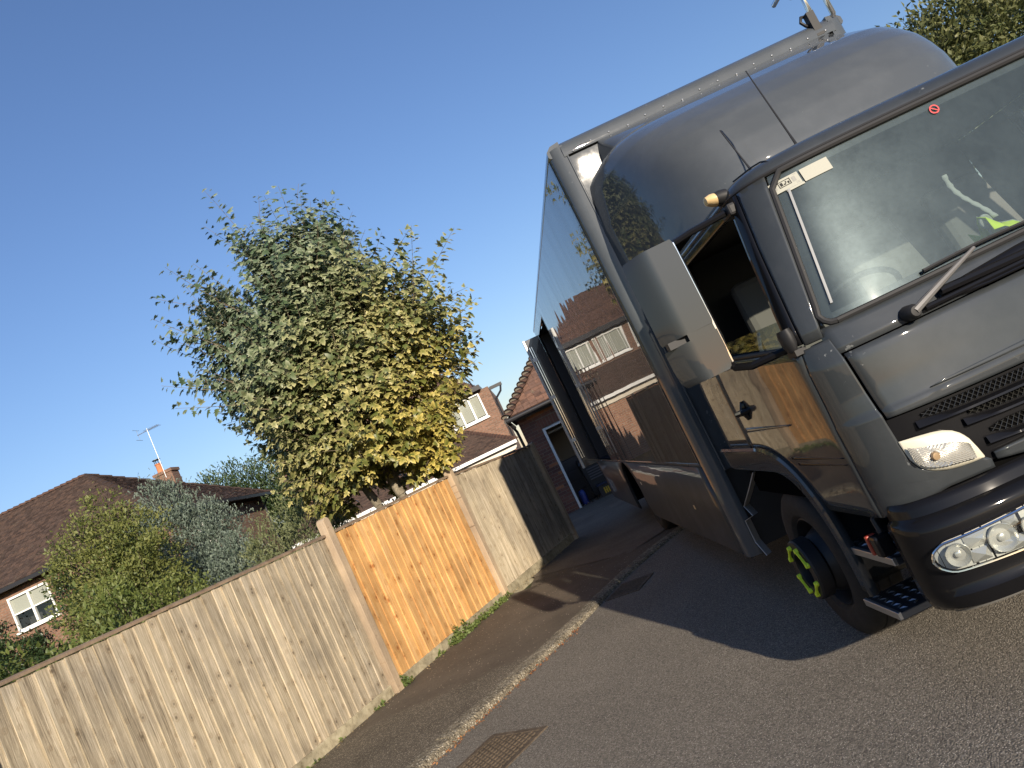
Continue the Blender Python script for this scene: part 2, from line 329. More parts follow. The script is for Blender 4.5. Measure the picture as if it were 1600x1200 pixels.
# kerb stones, each its own piece
kb = MB(); kb.grid([[kat(d, -0.13, -0.015), kat(d, 0.03, -0.015)] for d in KD]); kerb = struct(kb.build('kerb', M['kerb']))
L = KD[-1]; d0 = float(np.interp(-6, KS[:, 1], KD)); d = d0; kn_ = 0
while d < float(np.interp(13.2, KS[:, 1], KD)):
    ln = 0.905; s = MB(); rows = []; jz = random.uniform(-0.004, 0.004); jo = random.uniform(-0.006, 0.006)
    for k in range(9):
        dd = d + 0.006 + (ln - 0.012) * k / 8; z = kz(dd) + jz + 0.003 * math.sin(dd * 7 + kn_)
        prof = [(-0.142, -0.01), (-0.142, z - 0.006), (-0.132, z), (-0.03, z + 0.001), (0.008 + jo, z - 0.012), (0.024 + jo, z - 0.035), (0.034, -0.01)]
        rows.append([kat(dd, a, b_) for a, b_ in prof])
    s.grid(rows); s.f.append(tuple(range(7))); n0 = 8 * 7; s.f.append(tuple(n0 + i for i in range(7)))
    s.build('kerb_stone', M['kerb'], kerb, True, 30); d += ln; kn_ += 1
# iron inspection cover with raised tread bars
iu = Vector((0.62, 0.78)).normalized(); iv = Vector((iu.y, -iu.x)); ic = Vector((-1.17, 5.07))
def ipt(a, b_, z): return (ic.x + iu.x * a + iv.x * b_, ic.y + iu.y * a + iv.y * b_, z)
fr = empty('inspection_cover', (ic.x, ic.y, 0)); tag(fr, 'rusty iron inspection cover with tread bars let into the road', 'manhole cover')
def rel(f, o): return lambda a, b_, z: tuple(np.array(f(a, b_, z)) - np.array(o))
ip = rel(ipt, (ic.x, ic.y, 0))
HA, HB = 0.30, 0.235
s = MB()
for a0, a1, b0, b1 in ((-HA - .035, HA + .035, -HB - .035, -HB), (-HA - .035, HA + .035, HB, HB + .035), (-HA - .035, -HA, -HB, HB), (HA, HA + .035, -HB, HB)): s.box(a0, a1, b0, b1, -0.01, 0.008, ip)
s.build('frame', M['iron'], fr, bev=0.003)
s = MB(); s.box(-HA + .006, HA - .006, -HB + .006, HB - .006, -0.02, 0.0045, ip); cv = s.build('lid', M['iron'], fr)
s = MB(); r_ = 0
for i in range(13):
    for j in range(10):
        a = -HA + .03 + (2 * HA - .06) * i / 12; b_ = -HB + .03 + (2 * HB - .06) * j / 9
        a += 0.022 if j % 2 else 0.0
        if a > HA - .03: continue
        if (i + j) % 2: s.box(a - .0145, a + .0145, b_ - .010, b_ + .010, 0.0, 0.013, ip)
        else: s.box(a - .0145, a + .0145, b_ - .010, b_ + .010, 0.0, 0.013, ip)
tag(s.build('tread_bars', M['iron'], cv, bev=0.0015), kind='stuff')

# gully grating in the channel, half under the truck's shadow
gd_ = float(np.interp(8.05, KS[:, 1], KD)); gc = kat(gd_, 0.26, 0.0); gt = (float(np.interp(gd_, KD, KT[:, 0])), float(np.interp(gd_, KD, KT[:, 1])))
GG = empty('gully_grating', (gc[0], gc[1], 0.0), math.atan2(gt[1], gt[0])); tag(GG, 'dark iron gully grating beside the kerb in the shadow of the truck', 'drain')
s = MB()
for a0, a1, b0, b1 in ((-.24, .24, -.20, -.165), (-.24, .24, .165, .20), (-.24, -.205, -.165, .165), (.205, .24, -.165, .165)): s.box(a0, a1, b0, b1, -0.01, 0.009)
s.build('frame', M['iron'], GG, bev=0.003)
s = MB(); s.quad((-.21, -.17, 0.0025), (.21, -.17, 0.0025), (.21, .17, 0.0025), (-.21, .17, 0.0025)); s.build('sump', P('black sump', (0.006, 0.006, 0.006), 0.9), GG)
for k in range(9): s = MB(); s.box(-.20 + k * .0475, -.178 + k * .0475, -.164, .164, 0.003, 0.0085); s.build('bar', M['iron'], GG, bev=0.002)

# ------------------------------------------------------------------ fence
FE = empty('fence', fw(8.66, 0, 0)); tag(FE, 'close-boarded timber boundary fence with one new orange panel beside the footway', 'fence')
FROT = -math.atan2(FD[0], FD[1]) + math.pi / 2; FE.rotation_euler = (0, 0, FROT)
def wedge(w, z0, z1, t0, t1):               # a feather-edge board, one edge thick, overlapping its neighbour
    m = MB(); poly = [(0, 0), (w, 0), (w, t1), (0, t0)]; m.prism(poly, z0, z1, lambda a, b_, z: (a, -b_, z)); me = bpy.data.meshes.new('board'); me.from_pydata(m.v, [], m.f); me.update(); return me
def panel(sa, sb, za, zb, bw, mat, label, cap=True, gz=0.155, thick='l'):
    o = empty('fence_panel', (sa - 8.66, 0, 0)); o.parent = FE
    # local frame: x runs along the fence, -y looks at the road
    tag(o, label)
    L_ = sb - sa; n = max(1, int(round(L_ / bw))); w = L_ / n
    me = [wedge(w + 0.022, 0, 1.0, *((0.026, 0.005) if thick == 'l' else (0.005, 0.026)))]
    me[0].materials.append(mat)
    for i in range(n):
        zt = za + (zb - za) * (i + 0.5) / n - 0.028
        b_ = bpy.data.objects.new('board', me[0]); COL.objects.link(b_); b_.parent = o
        zb0 = gz + random.uniform(-0.004, 0.006)
        b_.location = (w * i - (0.011 if i else 0.0), 0.026 + random.uniform(-0.003, 0.003), zb0); b_.scale = (1.0 if i < n - 1 else 0.9, 1, zt - zb0 + random.uniform(-0.008, 0.0))
        b_.rotation_euler = (random.uniform(-0.003, 0.003), random.uniform(-0.004, 0.004), random.uniform(-0.015, 0.015) + (-0.03 if thick == 'l' else 0.03))
    for z in (0.35, 0.95, 1.5):
        s = MB(); s.box(0.0, L_, 0.034, 0.078, z - 0.04, z + 0.04); s.build('rail', M['postwood'], o)
    if cap:
        s = MB(); s.add([(0, -0.012, za - 0.026), (L_, -0.012, zb - 0.026), (L_, 0.052, zb - 0.026), (0, 0.052, za - 0.026), (0, -0.012, za - 0.006), (L_, -0.012, zb - 0.006), (L_, 0.02, zb + 0.006), (0, 0.02, za + 0.006), (L_, 0.052, zb - 0.006), (0, 0.052, za - 0.006)],
              [(0, 1, 5, 4), (4, 5, 6, 7), (7, 6, 8, 9), (9, 8, 2, 3), (3, 2, 1, 0), (0, 4, 7, 9, 3), (1, 2, 8, 6, 5)])
        s.build('capping_rail', M['capwood'], o)
    s = MB(); s.box(0.012, L_ - 0.012, -0.008, 0.035, -0.05, gz + 0.006); s.build('gravel_board', M['gravel'], o, bev=0.006)
    return o
SP = [2.0, 5.02, 8.66, 11.36, 14.20]
def post(sv, z, label, w=0.10):
    o = MB(); pr = []
    for k in range(9):                        # rounded top, seen from the road
        a = math.pi * k / 8; pr.append((-math.cos(a) * w / 2, z - w / 2 * 0.9 + math.sin(a) * w / 2 * 0.9))
    poly = [(-w / 2, -0.1)] + pr + [(w / 2, -0.1)]
    o.prism(poly, -0.055, 0.05, lambda a, b_, c_: (a, c_, b_))
    ob = o.build('fence_post', M['postwood'], None, bev=0.006, loc=(sv - 8.66, 0, 0)); ob.parent = FE
    return tag(ob, label)
G = 0.055
panel(SP[0] + G, SP[1] - G, 1.80, 1.80, 0.108, M['oldwood'], 'grey fence panel nearest the camera, at the left picture edge')
panel(SP[1] + G, SP[2] - G, 1.79, 1.80, 0.110, M['oldwood'], 'long weathered grey fence panel left of the orange panel')
panel(SP[2] + G, SP[3] - G, 1.805, 1.855, 0.135, M['newwood'], 'new orange knotty softwood fence panel between two rounded posts')
panel(SP[3] + G, SP[4] - G, 1.845, 1.775, 0.118, M['oldwood'], 'weathered fence panel half in shadow right of the orange panel', thick='r')
post(SP[0], 1.95, 'grey wooden fence post nearest the camera'); post(SP[1], 1.95, 'grey fence post by the left edge of the long panel')
post(SP[2], 1.965, 'rounded fence post at the left edge of the orange panel'); post(SP[3], 1.985, 'rounded fence post at the right edge of the orange panel')
post(SP[4], 1.80, 'dark fence post in shadow at the end by the garage', 0.09)

# ------------------------------------------------------------------ buildings
def tilemat(name, stops, tint=0.3):
    m, t, b = _new(name)
    oi = nd(t, 'ShaderNodeAttribute', attribute_name='rnd'); v = wcoords(t)
    n = noise(t, v, 9, 6, 0.7); c = ramp(t, n, stops)
    c = mix(t, 1.0, c, ramp(t, oi.outputs['Fac'], [(0, (0.62, 0.60, 0.60)), (0.5, (1, 1, 1)), (1, (1.3, 1.2, 1.1))]), 'MULTIPLY')
    li = noise(t, v, 2.3, 8, 0.75); c = mix(t, ramp(t, li, [(0.60, (0, 0, 0)), (0.70, (0.55, 0.55, 0.55))]), c, (0.24, 0.22, 0.16))
    setc(t, b, c); b.inputs['Roughness'].default_value = 0.9; b.inputs['Specular IOR Level'].default_value = 0.2; bump(t, b, n, 0.4, 0.01); return m
M['tile'] = tilemat('old clay roof tiles', [(0.3, (0.080, 0.050, 0.040)), (0.7, (0.18, 0.108, 0.082))])
M['tile_dark'] = tilemat('brown roof tiles', [(0.3, (0.050, 0.036, 0.031)), (0.7, (0.108, 0.075, 0.062))])
def brickmat(name, c1, c2, mortar, sc=4.0):
    m, t, b = _new(name); br = nd(t, 'ShaderNodeTexBrick'); br.offset = 0.5
    v = coords(t, (1, 1, 1), rot=(math.pi / 2, 0, 0)); 
    sp = nd(t, 'ShaderNodeSeparateXYZ'); cx = nd(t, 'ShaderNodeTexCoord'); t.links.new(cx.outputs['Object'], sp.inputs[0])
    cb = nd(t, 'ShaderNodeCombineXYZ'); t.links.new(mth(t, 'ADD', sp.outputs[0], sp.outputs[1]), cb.inputs[0]); t.links.new(sp.outputs[2], cb.inputs[1])
    t.links.new(cb.outputs[0], br.inputs['Vector'])
    br.inputs['Scale'].default_value = 1.0; br.inputs['Brick Width'].default_value = 0.225; br.inputs['Row Height'].default_value = 0.075; br.inputs['Mortar Size'].default_value = 0.010
    br.inputs['Color1'].default_value = (*c1, 1); br.inputs['Color2'].default_value = (*c2, 1); br.inputs['Mortar'].default_value = (*mortar, 1); br.inputs['Bias'].default_value = 0.0
    n = noise(t, wcoords(t), 14, 5, 0.7); c = mix(t, 1.0, br.outputs['Color'], ramp(t, n, [(0.3, (0.7, 0.7, 0.7)), (0.7, (1.2, 1.2, 1.2))]), 'MULTIPLY')
    setc(t, b, c); b.inputs['Roughness'].default_value = 0.92; bump(t, b, mth(t, 'SUBTRACT', 1.0, br.outputs['Fac']), 0.6, 0.01); return m
M['brickfar'] = brickmat('red brown brickwork', (0.26, 0.12, 0.075), (0.38, 0.19, 0.115), (0.33, 0.27, 0.21))
M['brickhung'] = brickmat('brown brickwork', (0.155, 0.085, 0.056), (0.235, 0.125, 0.082), (0.19, 0.145, 0.112))
M['brick'] = grainy('clay brick', [(0.3, (0.17, 0.075, 0.055)), (0.7, (0.30, 0.14, 0.095))], 25, 6, 0.92, 0.4, 0.004, 2.2, 0.3)
M['brick_dark'] = grainy('dark clay brick', [(0.3, (0.12, 0.06, 0.05)), (0.7, (0.25, 0.12, 0.09))], 25, 6, 0.92, 0.4, 0.004, 2.2, 0.3)
M['brick_orange'] = grainy('orange clay brick', [(0.3, (0.36, 0.13, 0.06)), (0.7, (0.55, 0.23, 0.11))], 25, 6, 0.92, 0.4, 0.004, 2.2, 0.2)
M['mortar'] = grainy('lime mortar', [(0.3, (0.22, 0.19, 0.15)), (0.7, (0.36, 0.32, 0.26))], 30, 5, 0.95, 0.3, 0.004)
M['upvc'] = P('white window plastic', (0.78, 0.78, 0.75), 0.35)
M['cream'] = P('cream painted fascia', (0.66, 0.60, 0.50), 0.5)
M['black_gutter'] = P('black plastic gutter', (0.02, 0.02, 0.022), 0.35)
M['curtain'] = P('cream blind', (0.36, 0.35, 0.30), 0.9)
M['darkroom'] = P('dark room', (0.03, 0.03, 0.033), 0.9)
def glassmat(name, tint, amt):                # window pane: part mirror of the sky, part see-through
    m, t, b = _new(name); b.inputs['Base Color'].default_value = (*tint, 1); b.inputs['Roughness'].default_value = 0.02
    tr = nd(t, 'ShaderNodeBsdfTransparent'); tr.inputs[0].default_value = (0.9, 0.93, 0.92, 1); gl = nd(t, 'ShaderNodeBsdfGlossy'); gl.inputs['Roughness'].default_value = 0.015
    ms = nd(t, 'ShaderNodeMixShader')
    t.links.new(mth(t, 'ADD', fres(t), amt, True), ms.inputs[0]); t.links.new(tr.outputs[0], ms.inputs[1]); t.links.new(gl.outputs[0], ms.inputs[2])
    t.links.new(ms.outputs[0], t.nodes['Material Output'].inputs[0]); return m
M['pane'] = glassmat('window pane', (0.1, 0.1, 0.1), 0.04)

TILE_V = [(-.5, 0, 0), (.5, 0, 0), (.5, 1, -.02), (-.5, 1, -.02), (-.5, 0, .16), (.5, 0, .16), (.5, 1, .02), (-.5, 1, .02)]
TILE_F = [(4, 5, 6, 7), (0, 1, 5, 4), (0, 4, 7, 3), (1, 2, 6, 5)]
def roof_tiles(name, eave_a, eave_b, up, left, right, rows, tw, exp, mat, parent, thick=0.012):
    """tile courses on a roof plane: eave from a to b, 'up' the unit vector up the slope; left/right(d) give the limits along the eave at slope distance d"""
    a = np.array(eave_a, float); b_ = np.array(eave_b, float); ex = (b_ - a) / np.linalg.norm(b_ - a); up = np.array(up, float); up /= np.linalg.norm(up); nz = np.cross(ex, up)
    pos = []; sx = []
    for i in range(rows):
        d_ = i * exp; l, r = left(d_), right(d_)
        x = l + (0 if i % 2 else tw / 2) - tw
        while x < r + tw:
            xa, xb = max(x, l), min(x + tw * 0.97, r)
            if xb - xa > tw * 0.15: pos.append(a + ex * (xa + xb) / 2 + up * d_ + nz * (0.012 + 0.006 * RS.rand())); sx.append((xb - xa))
            x += tw
    N = len(pos); pos = np.array(pos); sx = np.array(sx); R = np.tile(np.stack([ex, up, nz], 1)[None], (N, 1, 1))
    tilt = 1 + 0.5 * RS.rand(N)
    bv = np.array(TILE_V); V = np.zeros((N, 8, 3))
    V[:, :, 0] = bv[None, :, 0] * sx[:, None]; V[:, :, 1] = bv[None, :, 1] * exp * 1.25; V[:, :, 2] = bv[None, :, 2] * (thick / 0.16) * 2.0 * tilt[:, None]
    V = np.einsum('nij,nkj->nki', R, V) + pos[:, None, :]
    me = bpy.data.meshes.new(name); fs = (np.array(TILE_F)[None] + (np.arange(N) * 8)[:, None, None]).reshape(-1, 4)
    me.from_pydata(V.reshape(-1, 3).tolist(), [], fs.tolist()); me.update()
    at = me.attributes.new('rnd', 'FLOAT', 'POINT'); at.data.foreach_set('value', np.repeat(RS.rand(N).astype(np.float32), 8))
    o = link(name, me, mat, parent); o['kind'] = 'stuff'; return o
def window(parent, x0, x1, z0, z1, y, name='window', casements=2, blind=0.0, transom=None, d=0.07):
    """a white framed window in a wall that looks along -y"""
    s = MB(); f = 0.06
    for q in ((x0, x1, z0, z0 + f), (x0, x1, z1 - f, z1), (x0, x0 + f, z0 + f, z1 - f), (x1 - f, x1, z0 + f, z1 - f)): s.box(q[0], q[1], y - 0.03, y + d, q[2], q[3])
    for k in range(1, casements):
        xm = x0 + (x1 - x0) * k / casements; s.box(xm - f * 0.6, xm + f * 0.6, y - 0.028, y + d, z0 + f, z1 - f)
    if transom: s.box(x0 + f, x1 - f, y - 0.02, y + d * 0.9, transom - 0.02, transom + 0.02)
    w = s.build(name, M['upvc'], parent)
    s = MB(); s.box(x0 - 0.05, x1 + 0.05, y - 0.10, y + 0.02, z0 - 0.06, z0 - 0.003); s.build('sill', M['upvc'], w)
    for k in range(casements):
        xa = x0 + (x1 - x0) * k / casements + f * 0.6; xb = x0 + (x1 - x0) * (k + 1) / casements - f * 0.6
        s = MB(); s.quad((xa, y + 0.02, z0 + f), (xb, y + 0.02, z0 + f), (xb, y + 0.02, z1 - f), (xa, y + 0.02, z1 - f)); s.build('pane', M['pane'], w)
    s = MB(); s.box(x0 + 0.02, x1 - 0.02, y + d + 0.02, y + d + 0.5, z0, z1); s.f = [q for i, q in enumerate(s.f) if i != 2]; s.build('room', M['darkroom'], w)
    if blind: s = MB(); s.box(x0 + f, x1 - f, y + d - 0.01, y + d + 0.005, z1 - (z1 - z0) * blind, z1 - 0.02); s.build('blind', M['curtain'], w)
    return w
def wall_with_holes(x0, x1, z0, z1, y0, y1, holes):
    """solid wall looking along -y with rectangular openings (x0, x1, z0, z1)"""
    m = MB(); xs = sorted({x0, x1, *[h[0] for h in holes], *[h[1] for h in holes]}); zs = sorted({z0, z1, *[h[2] for h in holes], *[h[3] for h in holes]})
    for i in range(len(xs) - 1):
        for j in range(len(zs) - 1):
            cx, cz = (xs[i] + xs[i + 1]) / 2, (zs[j] + zs[j + 1]) / 2
            if not any(h[0] < cx < h[1] and h[2] < cz < h[3] for h in holes): m.box(xs[i], xs[i + 1], y0, y1, zs[j], zs[j + 1])
    return m

# --- the two-storey house at the left
H1 = empty('house', (-16.5, 27.8, 0)); tag(H1, 'brick house with brown hipped roof, chimney and aerial at far left', 'house')
ox, oy = -16.5, 27.8
X0, X1, Y0, Y1, ZE, ZR = -24.0 - ox, -11.5 - ox, 23.7 - oy, 31.9 - oy, 5.0, 7.95
W1 = (-17.05 - ox, -15.68 - ox, 3.45, 4.55)
s = wall_with_holes(X0, X1, -0.1, ZE, Y0, Y0 + 0.3, [W1]); s.box(X1 - 0.3, X1, Y0 + 0.3, Y1, -0.1, ZE); s.box(X0, X0 + 0.3, Y0 + 0.3, Y1, -0.1, ZE); s.box(X0 + 0.3, X1 - 0.3, Y1 - 0.3, Y1, -0.1, ZE)
s.build('wall', M['brickhung'], H1)
window(H1, *W1, Y0, blind=0.5, transom=4.0)
# a second, narrower window in the right-hand wall, built facing +x
s = MB()
for q in ((0, 0.9, 3.4, 3.46), (0, 0.9, 4.5, 4.56), (0, 0.06, 3.46, 4.5), (0.84, 0.9, 3.46, 4.5), (0.42, 0.48, 3.46, 4.5)): s.box(X1 + 0.003, X1 + 0.06, Y0 + 1.7 + q[0], Y0 + 1.7 + q[1], q[2], q[3])
sw = s.build('window', M['upvc'], H1)
s = MB(); s.box(X1 + 0.004, X1 + 0.02, Y0 + 1.76, Y0 + 2.54, 3.46, 4.5); s.build('pane', P('dark pane', (0.03, 0.035, 0.04), 0.05), sw)
ov = 0.35; ym = (Y0 + Y1) / 2; hd = (Y1 - Y0) / 2 + ov; ex0, ex1, ey0, ey1 = X0 - ov, X1 + ov, Y0 - ov, Y1 + ov
ze = ZE - 0.12; rA, rB = (ex0 + hd, ym, ZR), (ex1 - hd, ym, ZR)
s = MB(); s.add([(ex0, ey0, ze), (ex1, ey0, ze), (ex1, ey1, ze), (ex0, ey1, ze), rA, rB], [(0, 1, 5, 4), (1, 2, 5), (2, 3, 4, 5), (3, 0, 4), (3, 2, 1, 0)])
R1 = s.build('roof', M['tile_dark'], H1)
sl_ = math.hypot(hd, ZR - ze); cosr = hd / sl_; nr = int(sl_ / 0.105)
roof_tiles('front_tiles', (ex0, ey0, ze), (ex1, ey0, ze), (0, hd, ZR - ze), lambda d_: d_ * cosr, lambda d_: (ex1 - ex0) - d_ * cosr, nr, 0.18, 0.105, M['tile_dark'], R1)
roof_tiles('side_tiles', (ex1, ey0, ze), (ex1, ey1, ze), (-hd, 0, ZR - ze), lambda d_: d_ * cosr, lambda d_: (ey1 - ey0) - d_ * cosr, nr, 0.18, 0.105, M['tile_dark'], R1)
def hipcaps(pa, pb, n, r, mat, parent, name='hip_tile', open_=False):
    pa, pb = Vector(pa), Vector(pb); d_ = (pb - pa).normalized(); side = d_.cross(Vector((0, 0, 1))).normalized(); upv = side.cross(d_); first = None
    for i in range(n):
        p = pa + (pb - pa) * (i / n); ln = (pb - pa).length / n * 1.12
        rows = []
        for u, rr, lift in ((0, r * 1.12, 0.03), (ln, r, 0.0)):
            rows.append([tuple(p + d_ * u + side * rr * math.cos(a) + upv * (rr * math.sin(a) * 0.75 + lift - r * 0.25)) for a in [math.pi * k / 6 for k in range(7)]])
        s = MB(); s.grid(rows); s.f.append(tuple(range(7))); me_o = s.build(name, mat, parent)
hipcaps((ex1, ey0, ze), rB, 16, 0.11, M['tile_dark'], R1, 'hip_tile'); hipcaps((ex1, ey1, ze), rB, 16, 0.11, M['tile_dark'], R1, 'hip_tile'); hipcaps(rA, rB, 18, 0.12, M['tile'], R1, 'ridge_tile')
s = MB(); s.box(ex0, ex1, ey0 - 0.10, ey0 + 0.02, ze - 0.12, ze - 0.004); s.build('front_gutter', M['black_gutter'], H1)
s = MB(); s.box(ex1 - 0.02, ex1 + 0.10, ey0 + 0.03, ey1, ze - 0.12, ze - 0.004); s.build('side_gutter', M['black_gutter'], H1)
s = MB(); s.tube([(ex1 - 0.1, ey1 - 0.2, ze - 0.1), (X1 + 0.06, Y1 - 0.15, ze - 0.45), (X1 + 0.06, Y1 - 0.15, 0)], 0.04, 6); s.build('downpipe', M['black_gutter'], H1)
CH = (-13.85 - ox, 30.0 - oy)
s = MB(); s.box(CH[0] - 0.35, CH[0] + 0.35, CH[1] - 0.3, CH[1] + 0.3, 6.0, 7.08); s.box(CH[0] - 0.40, CH[0] + 0.40, CH[1] - 0.35, CH[1] + 0.35, 7.083, 7.2)
ch = s.build('chimney', M['brickhung'], H1)
s = MB(); s.lathe([(0.02, 7.20), (0.15, 7.20), (0.12, 7.32), (0.115, 7.55), (0.135, 7.56), (0.135, 7.60), (0.02, 7.60)], lambda a, b_, c_: (CH[0] - 0.17 + a, CH[1] + c_, b_), 14); s.build('chimney_pot', M['brick_orange'], ch, True, 40)
s = MB()
for k in range(8): s.tube([(CH[0] - 0.17 + 0.11 * math.cos(k * math.pi / 4), CH[1] + 0.11 * math.sin(k * math.pi / 4), 7.59), (CH[0] - 0.17 + 0.11 * math.cos(k * math.pi / 4), CH[1] + 0.11 * math.sin(k * math.pi / 4), 7.78)], 0.012, 4)
s.lathe([(0.0, 7.80), (0.16, 7.78), (0.16, 7.76), (0, 7.76)], lambda a, b_, c_: (CH[0] - 0.17 + a, CH[1] + c_, b_), 12); s.build('cowl', M['black_gutter'], ch)
A1 = empty('television_aerial', (-13.75, 29.65, 6.9)); tag(A1, 'silver television aerial on a thin mast beside the chimney', 'aerial')
M['alu'] = P('brushed aluminium', (0.62, 0.63, 0.64), 0.35, 0.85)
s = MB(); s.tube([(0, 0, 0), (0.03, 0, 2.1)], 0.013, 6); s.build('mast', M['alu'], A1)
s = MB(); bz = 2.02; s.tube([(-0.45, 0.1, bz), (0.55, -0.05, bz)], 0.014, 5)
bo = s.build('boom', M['alu'], A1)
for k in range(9):
    x = -0.05 + k * 0.07; s = MB(); s.tube([(x, -0.2, bz + 0.01), (x, 0.24, bz + 0.01)], 0.007, 4); s.build('element', M['alu'], bo)
s = MB(); s.tube([(-0.42, -0.2, bz - 0.22), (-0.42, 0.3, bz - 0.22)], 0.008, 4); s.tube([(-0.42, -0.2, bz + 0.2), (-0.42, 0.3, bz + 0.2)], 0.008, 4); s.tube([(-0.42, 0.1, bz - 0.22), (-0.42, 0.1, bz + 0.2)], 0.008, 4); s.build('reflector', M['alu'], bo)

# --- the chalet house behind the maple
H2 = empty('house', (-4.3, 29, 0)); tag(H2, 'brown brick house with white dormer windows behind the maple tree', 'house'); ox, oy = -4.3, 29.0
D = [(-4.25 - ox, -2.95 - ox, 3.58, 4.55), (-2.7 - ox, -1.32 - ox, 3.58, 4.55), (-7.4 - ox, -5.6 - ox, 3.58, 4.55)]
s = wall_with_holes(-9.0 - ox, -0.88 - ox, -0.1, 4.62, 0, 0.3, D); s.box(-1.18 - ox, -0.88 - ox, 0.3, 7, -0.1, 4.62); s.build('wall', M['brickhung'], H2)
for q in D: window(H2, *q, 0.0, casements=3 if q[0] > -1 else 2, blind=0.9)
s = MB(); s.box(-9.2 - ox, -1.15 - ox, -0.32, 3.0, 4.623, 4.80); s.build('flat_roof', M['black_gutter'], H2)
s = MB(); s.add([(-9.6 - ox, 0.6, 4.7), (-1.15 - ox, 0.6, 4.7), (-1.15 - ox, 6.5, 4.7), (-9.6 - ox, 6.5, 4.7), (-9.6 - ox, 3.55, 6.9), (-3.3 - ox, 3.55, 6.9)], [(0, 1, 5, 4), (1, 2, 5), (2, 3, 4, 5), (3, 0, 4), (3, 2, 1, 0)])
r2 = s.build('roof', M['tile'], H2)
sr = math.hypot(2.95, 2.2); roof_tiles('upper_tiles', (-9.6 - ox, 0.6, 4.7), (-1.15 - ox, 0.6, 4.7), (0, 2.95, 2.2), lambda d_: 0, lambda d_: 8.45 - d_ * 2.15 / sr, int(sr / 0.11), 0.18, 0.11, M['tile'], r2)
# lean-to with hipped right end
LX, LY, LZ = -0.70 - ox, -3.1, 2.28
s = MB(); s.add([(-9.0 - ox, LY, LZ), (LX, LY, LZ), (LX, 0.0, LZ + 0.02), (-2.45 - ox, 0.0, 3.42), (-9.0 - ox, 0.0, 3.42)], [(0, 1, 3, 4), (1, 2, 3)])
lr = s.build('lean_to_roof', M['tile_dark'], H2)
sr = math.hypot(3.1, 3.42 - LZ); roof_tiles('lean_to_tiles', (-9.0 - ox, LY, LZ), (LX, LY, LZ), (0, 3.1, 3.42 - LZ), lambda d_: 0, lambda d_: (LX - (-9.0 - ox)) - d_ * (LX - (-2.45 - ox)) / sr, int(sr / 0.11), 0.18, 0.11, M['tile_dark'], lr)
hipcaps((LX, LY, LZ), (-2.45 - ox, 0.0, 3.42), 17, 0.11, M['tile'], lr, 'hip_tile')
s = MB(); s.box(-9.0 - ox, LX + 0.02, LY - 0.11, LY - 0.02, LZ - 0.11, LZ - 0.0); s.build('white_gutter', M['upvc'], H2)
s = MB(); s.box(-9.0 - ox, LX - 0.05, LY + 0.12, LY + 0.16, LZ - 0.30, LZ - 0.13); s.build('fascia', M['cream'], H2)
s = MB(); s.box(-9.0 - ox, LX - 0.25, LY + 0.2, LY + 0.45, -0.1, LZ - 0.16); s.build('lower_wall', M['brickfar'], H2)
s = MB(); s.box(-0.86 - ox, -0.35 - ox, 0.5, 0.62, 4.50, 4.62); s.tube([(-0.42 - ox, 0.56, 4.5), (-0.5 - ox, 0.45, 4.3), (-0.80 - ox, 0.15, 4.05), (-0.80 - ox, -0.06, 3.9), (-0.80 - ox, -0.06, 2.5)], 0.04, 6); s.build('downpipe', M['black_gutter'], H2)
s = MB(); s.tube([(-1.35 - ox, 0.3, 4.79), (-1.62 - ox, 0.3, 5.6)], 0.035, 6); s.build('vent_pipe', M['black_gutter'], H2)

# --- the brick garage behind the truck
GA = empty('garage', (0.6, 17.6, 0)); tag(GA, 'brick garage with open doorway and tiled hip roof behind the truck', 'garage'); ox, oy = 0.6, 17.6
GX0, GX1, DX0, DX1, DZ, GT = -0.27 - ox, 6.0 - ox, 0.17 - ox, 2.55 - ox, 2.02, 2.42
bw, bh, j = 0.215, 0.065, 0.010
core = MB(); core.box(GX0 + 0.012, DX0 - 0.012, 0.012, 0.22, -0.1, GT); core.box(DX0 - 0.012, DX1 + 0.012, 0.012, 0.22, DZ + 0.012, GT); core.box(DX1 + 0.012, GX1, 0.012, 0.22, -0.1, GT)
core.box(GX0 + 0.012, GX0 + 0.22, 0.22, 5.6, -0.1, GT); core.box(GX1 - 0.2, GX1, 0.22, 5.6, -0.1, GT); core.box(GX0 + 0.22, GX1 - 0.2, 5.4, 5.6, -0.1, GT)
gw = core.build('wall', M['mortar'], GA)
def brickmesh(l, h, mat):
    m = MB(); m.box(0, l, 0, 0.1, 0, h); me = bpy.data.meshes.new('brick'); me.from_pydata(m.v, [], m.f); me.update(); me.materials.append(mat)
    return me
bmesh_cache = {}
def brick(x0, x1, z, y, parent, h=bh, mats=None):
    mt = random.choices([M['brick'], M['brick_dark'], M['brick_orange']], [0.5, 0.42, 0.08])[0] if mats is None else mats
    key = (round(x1 - x0, 3), round(h, 3), mt.name)
    if key not in bmesh_cache: bmesh_cache[key] = brickmesh(key[0], key[1], mt)
    o = bpy.data.objects.new('brick', bmesh_cache[key]); COL.objects.link(o); o.parent = parent; o.location = (x0, y + random.uniform(-0.003, 0.003), z); return o
nc = int((GT - 0.0) / (bh + j))
for c_ in range(nc):
    z = 0.02 + c_ * (bh + j); segs = [(GX0, DX0 - 0.002)] if z < DZ + 0.0 else ([(GX0, DX0 - 0.05), (DX0 - 0.045, 1.45 - ox)] if z < DZ + 0.225 else [(GX0, 1.45 - ox)])
    for k_, (a, b_) in enumerate(segs):
        if k_ == 1: continue
        x = a - (0 if c_ % 2 else (bw + j) / 2)
        while x < b_ - 0.02:
            xa, xb = max(x, a), min(x + bw, b_)
            if xb - xa > 0.03: brick(xa, xb, z, 0.0, gw, mats=M['brick_orange'] if c_ >= nc - 1 and random.random() < 0.6 else None)  # top course mostly orange brick: the sunlit strip under the eave put into colour
            x += bw + j
x = DX0 - 0.045
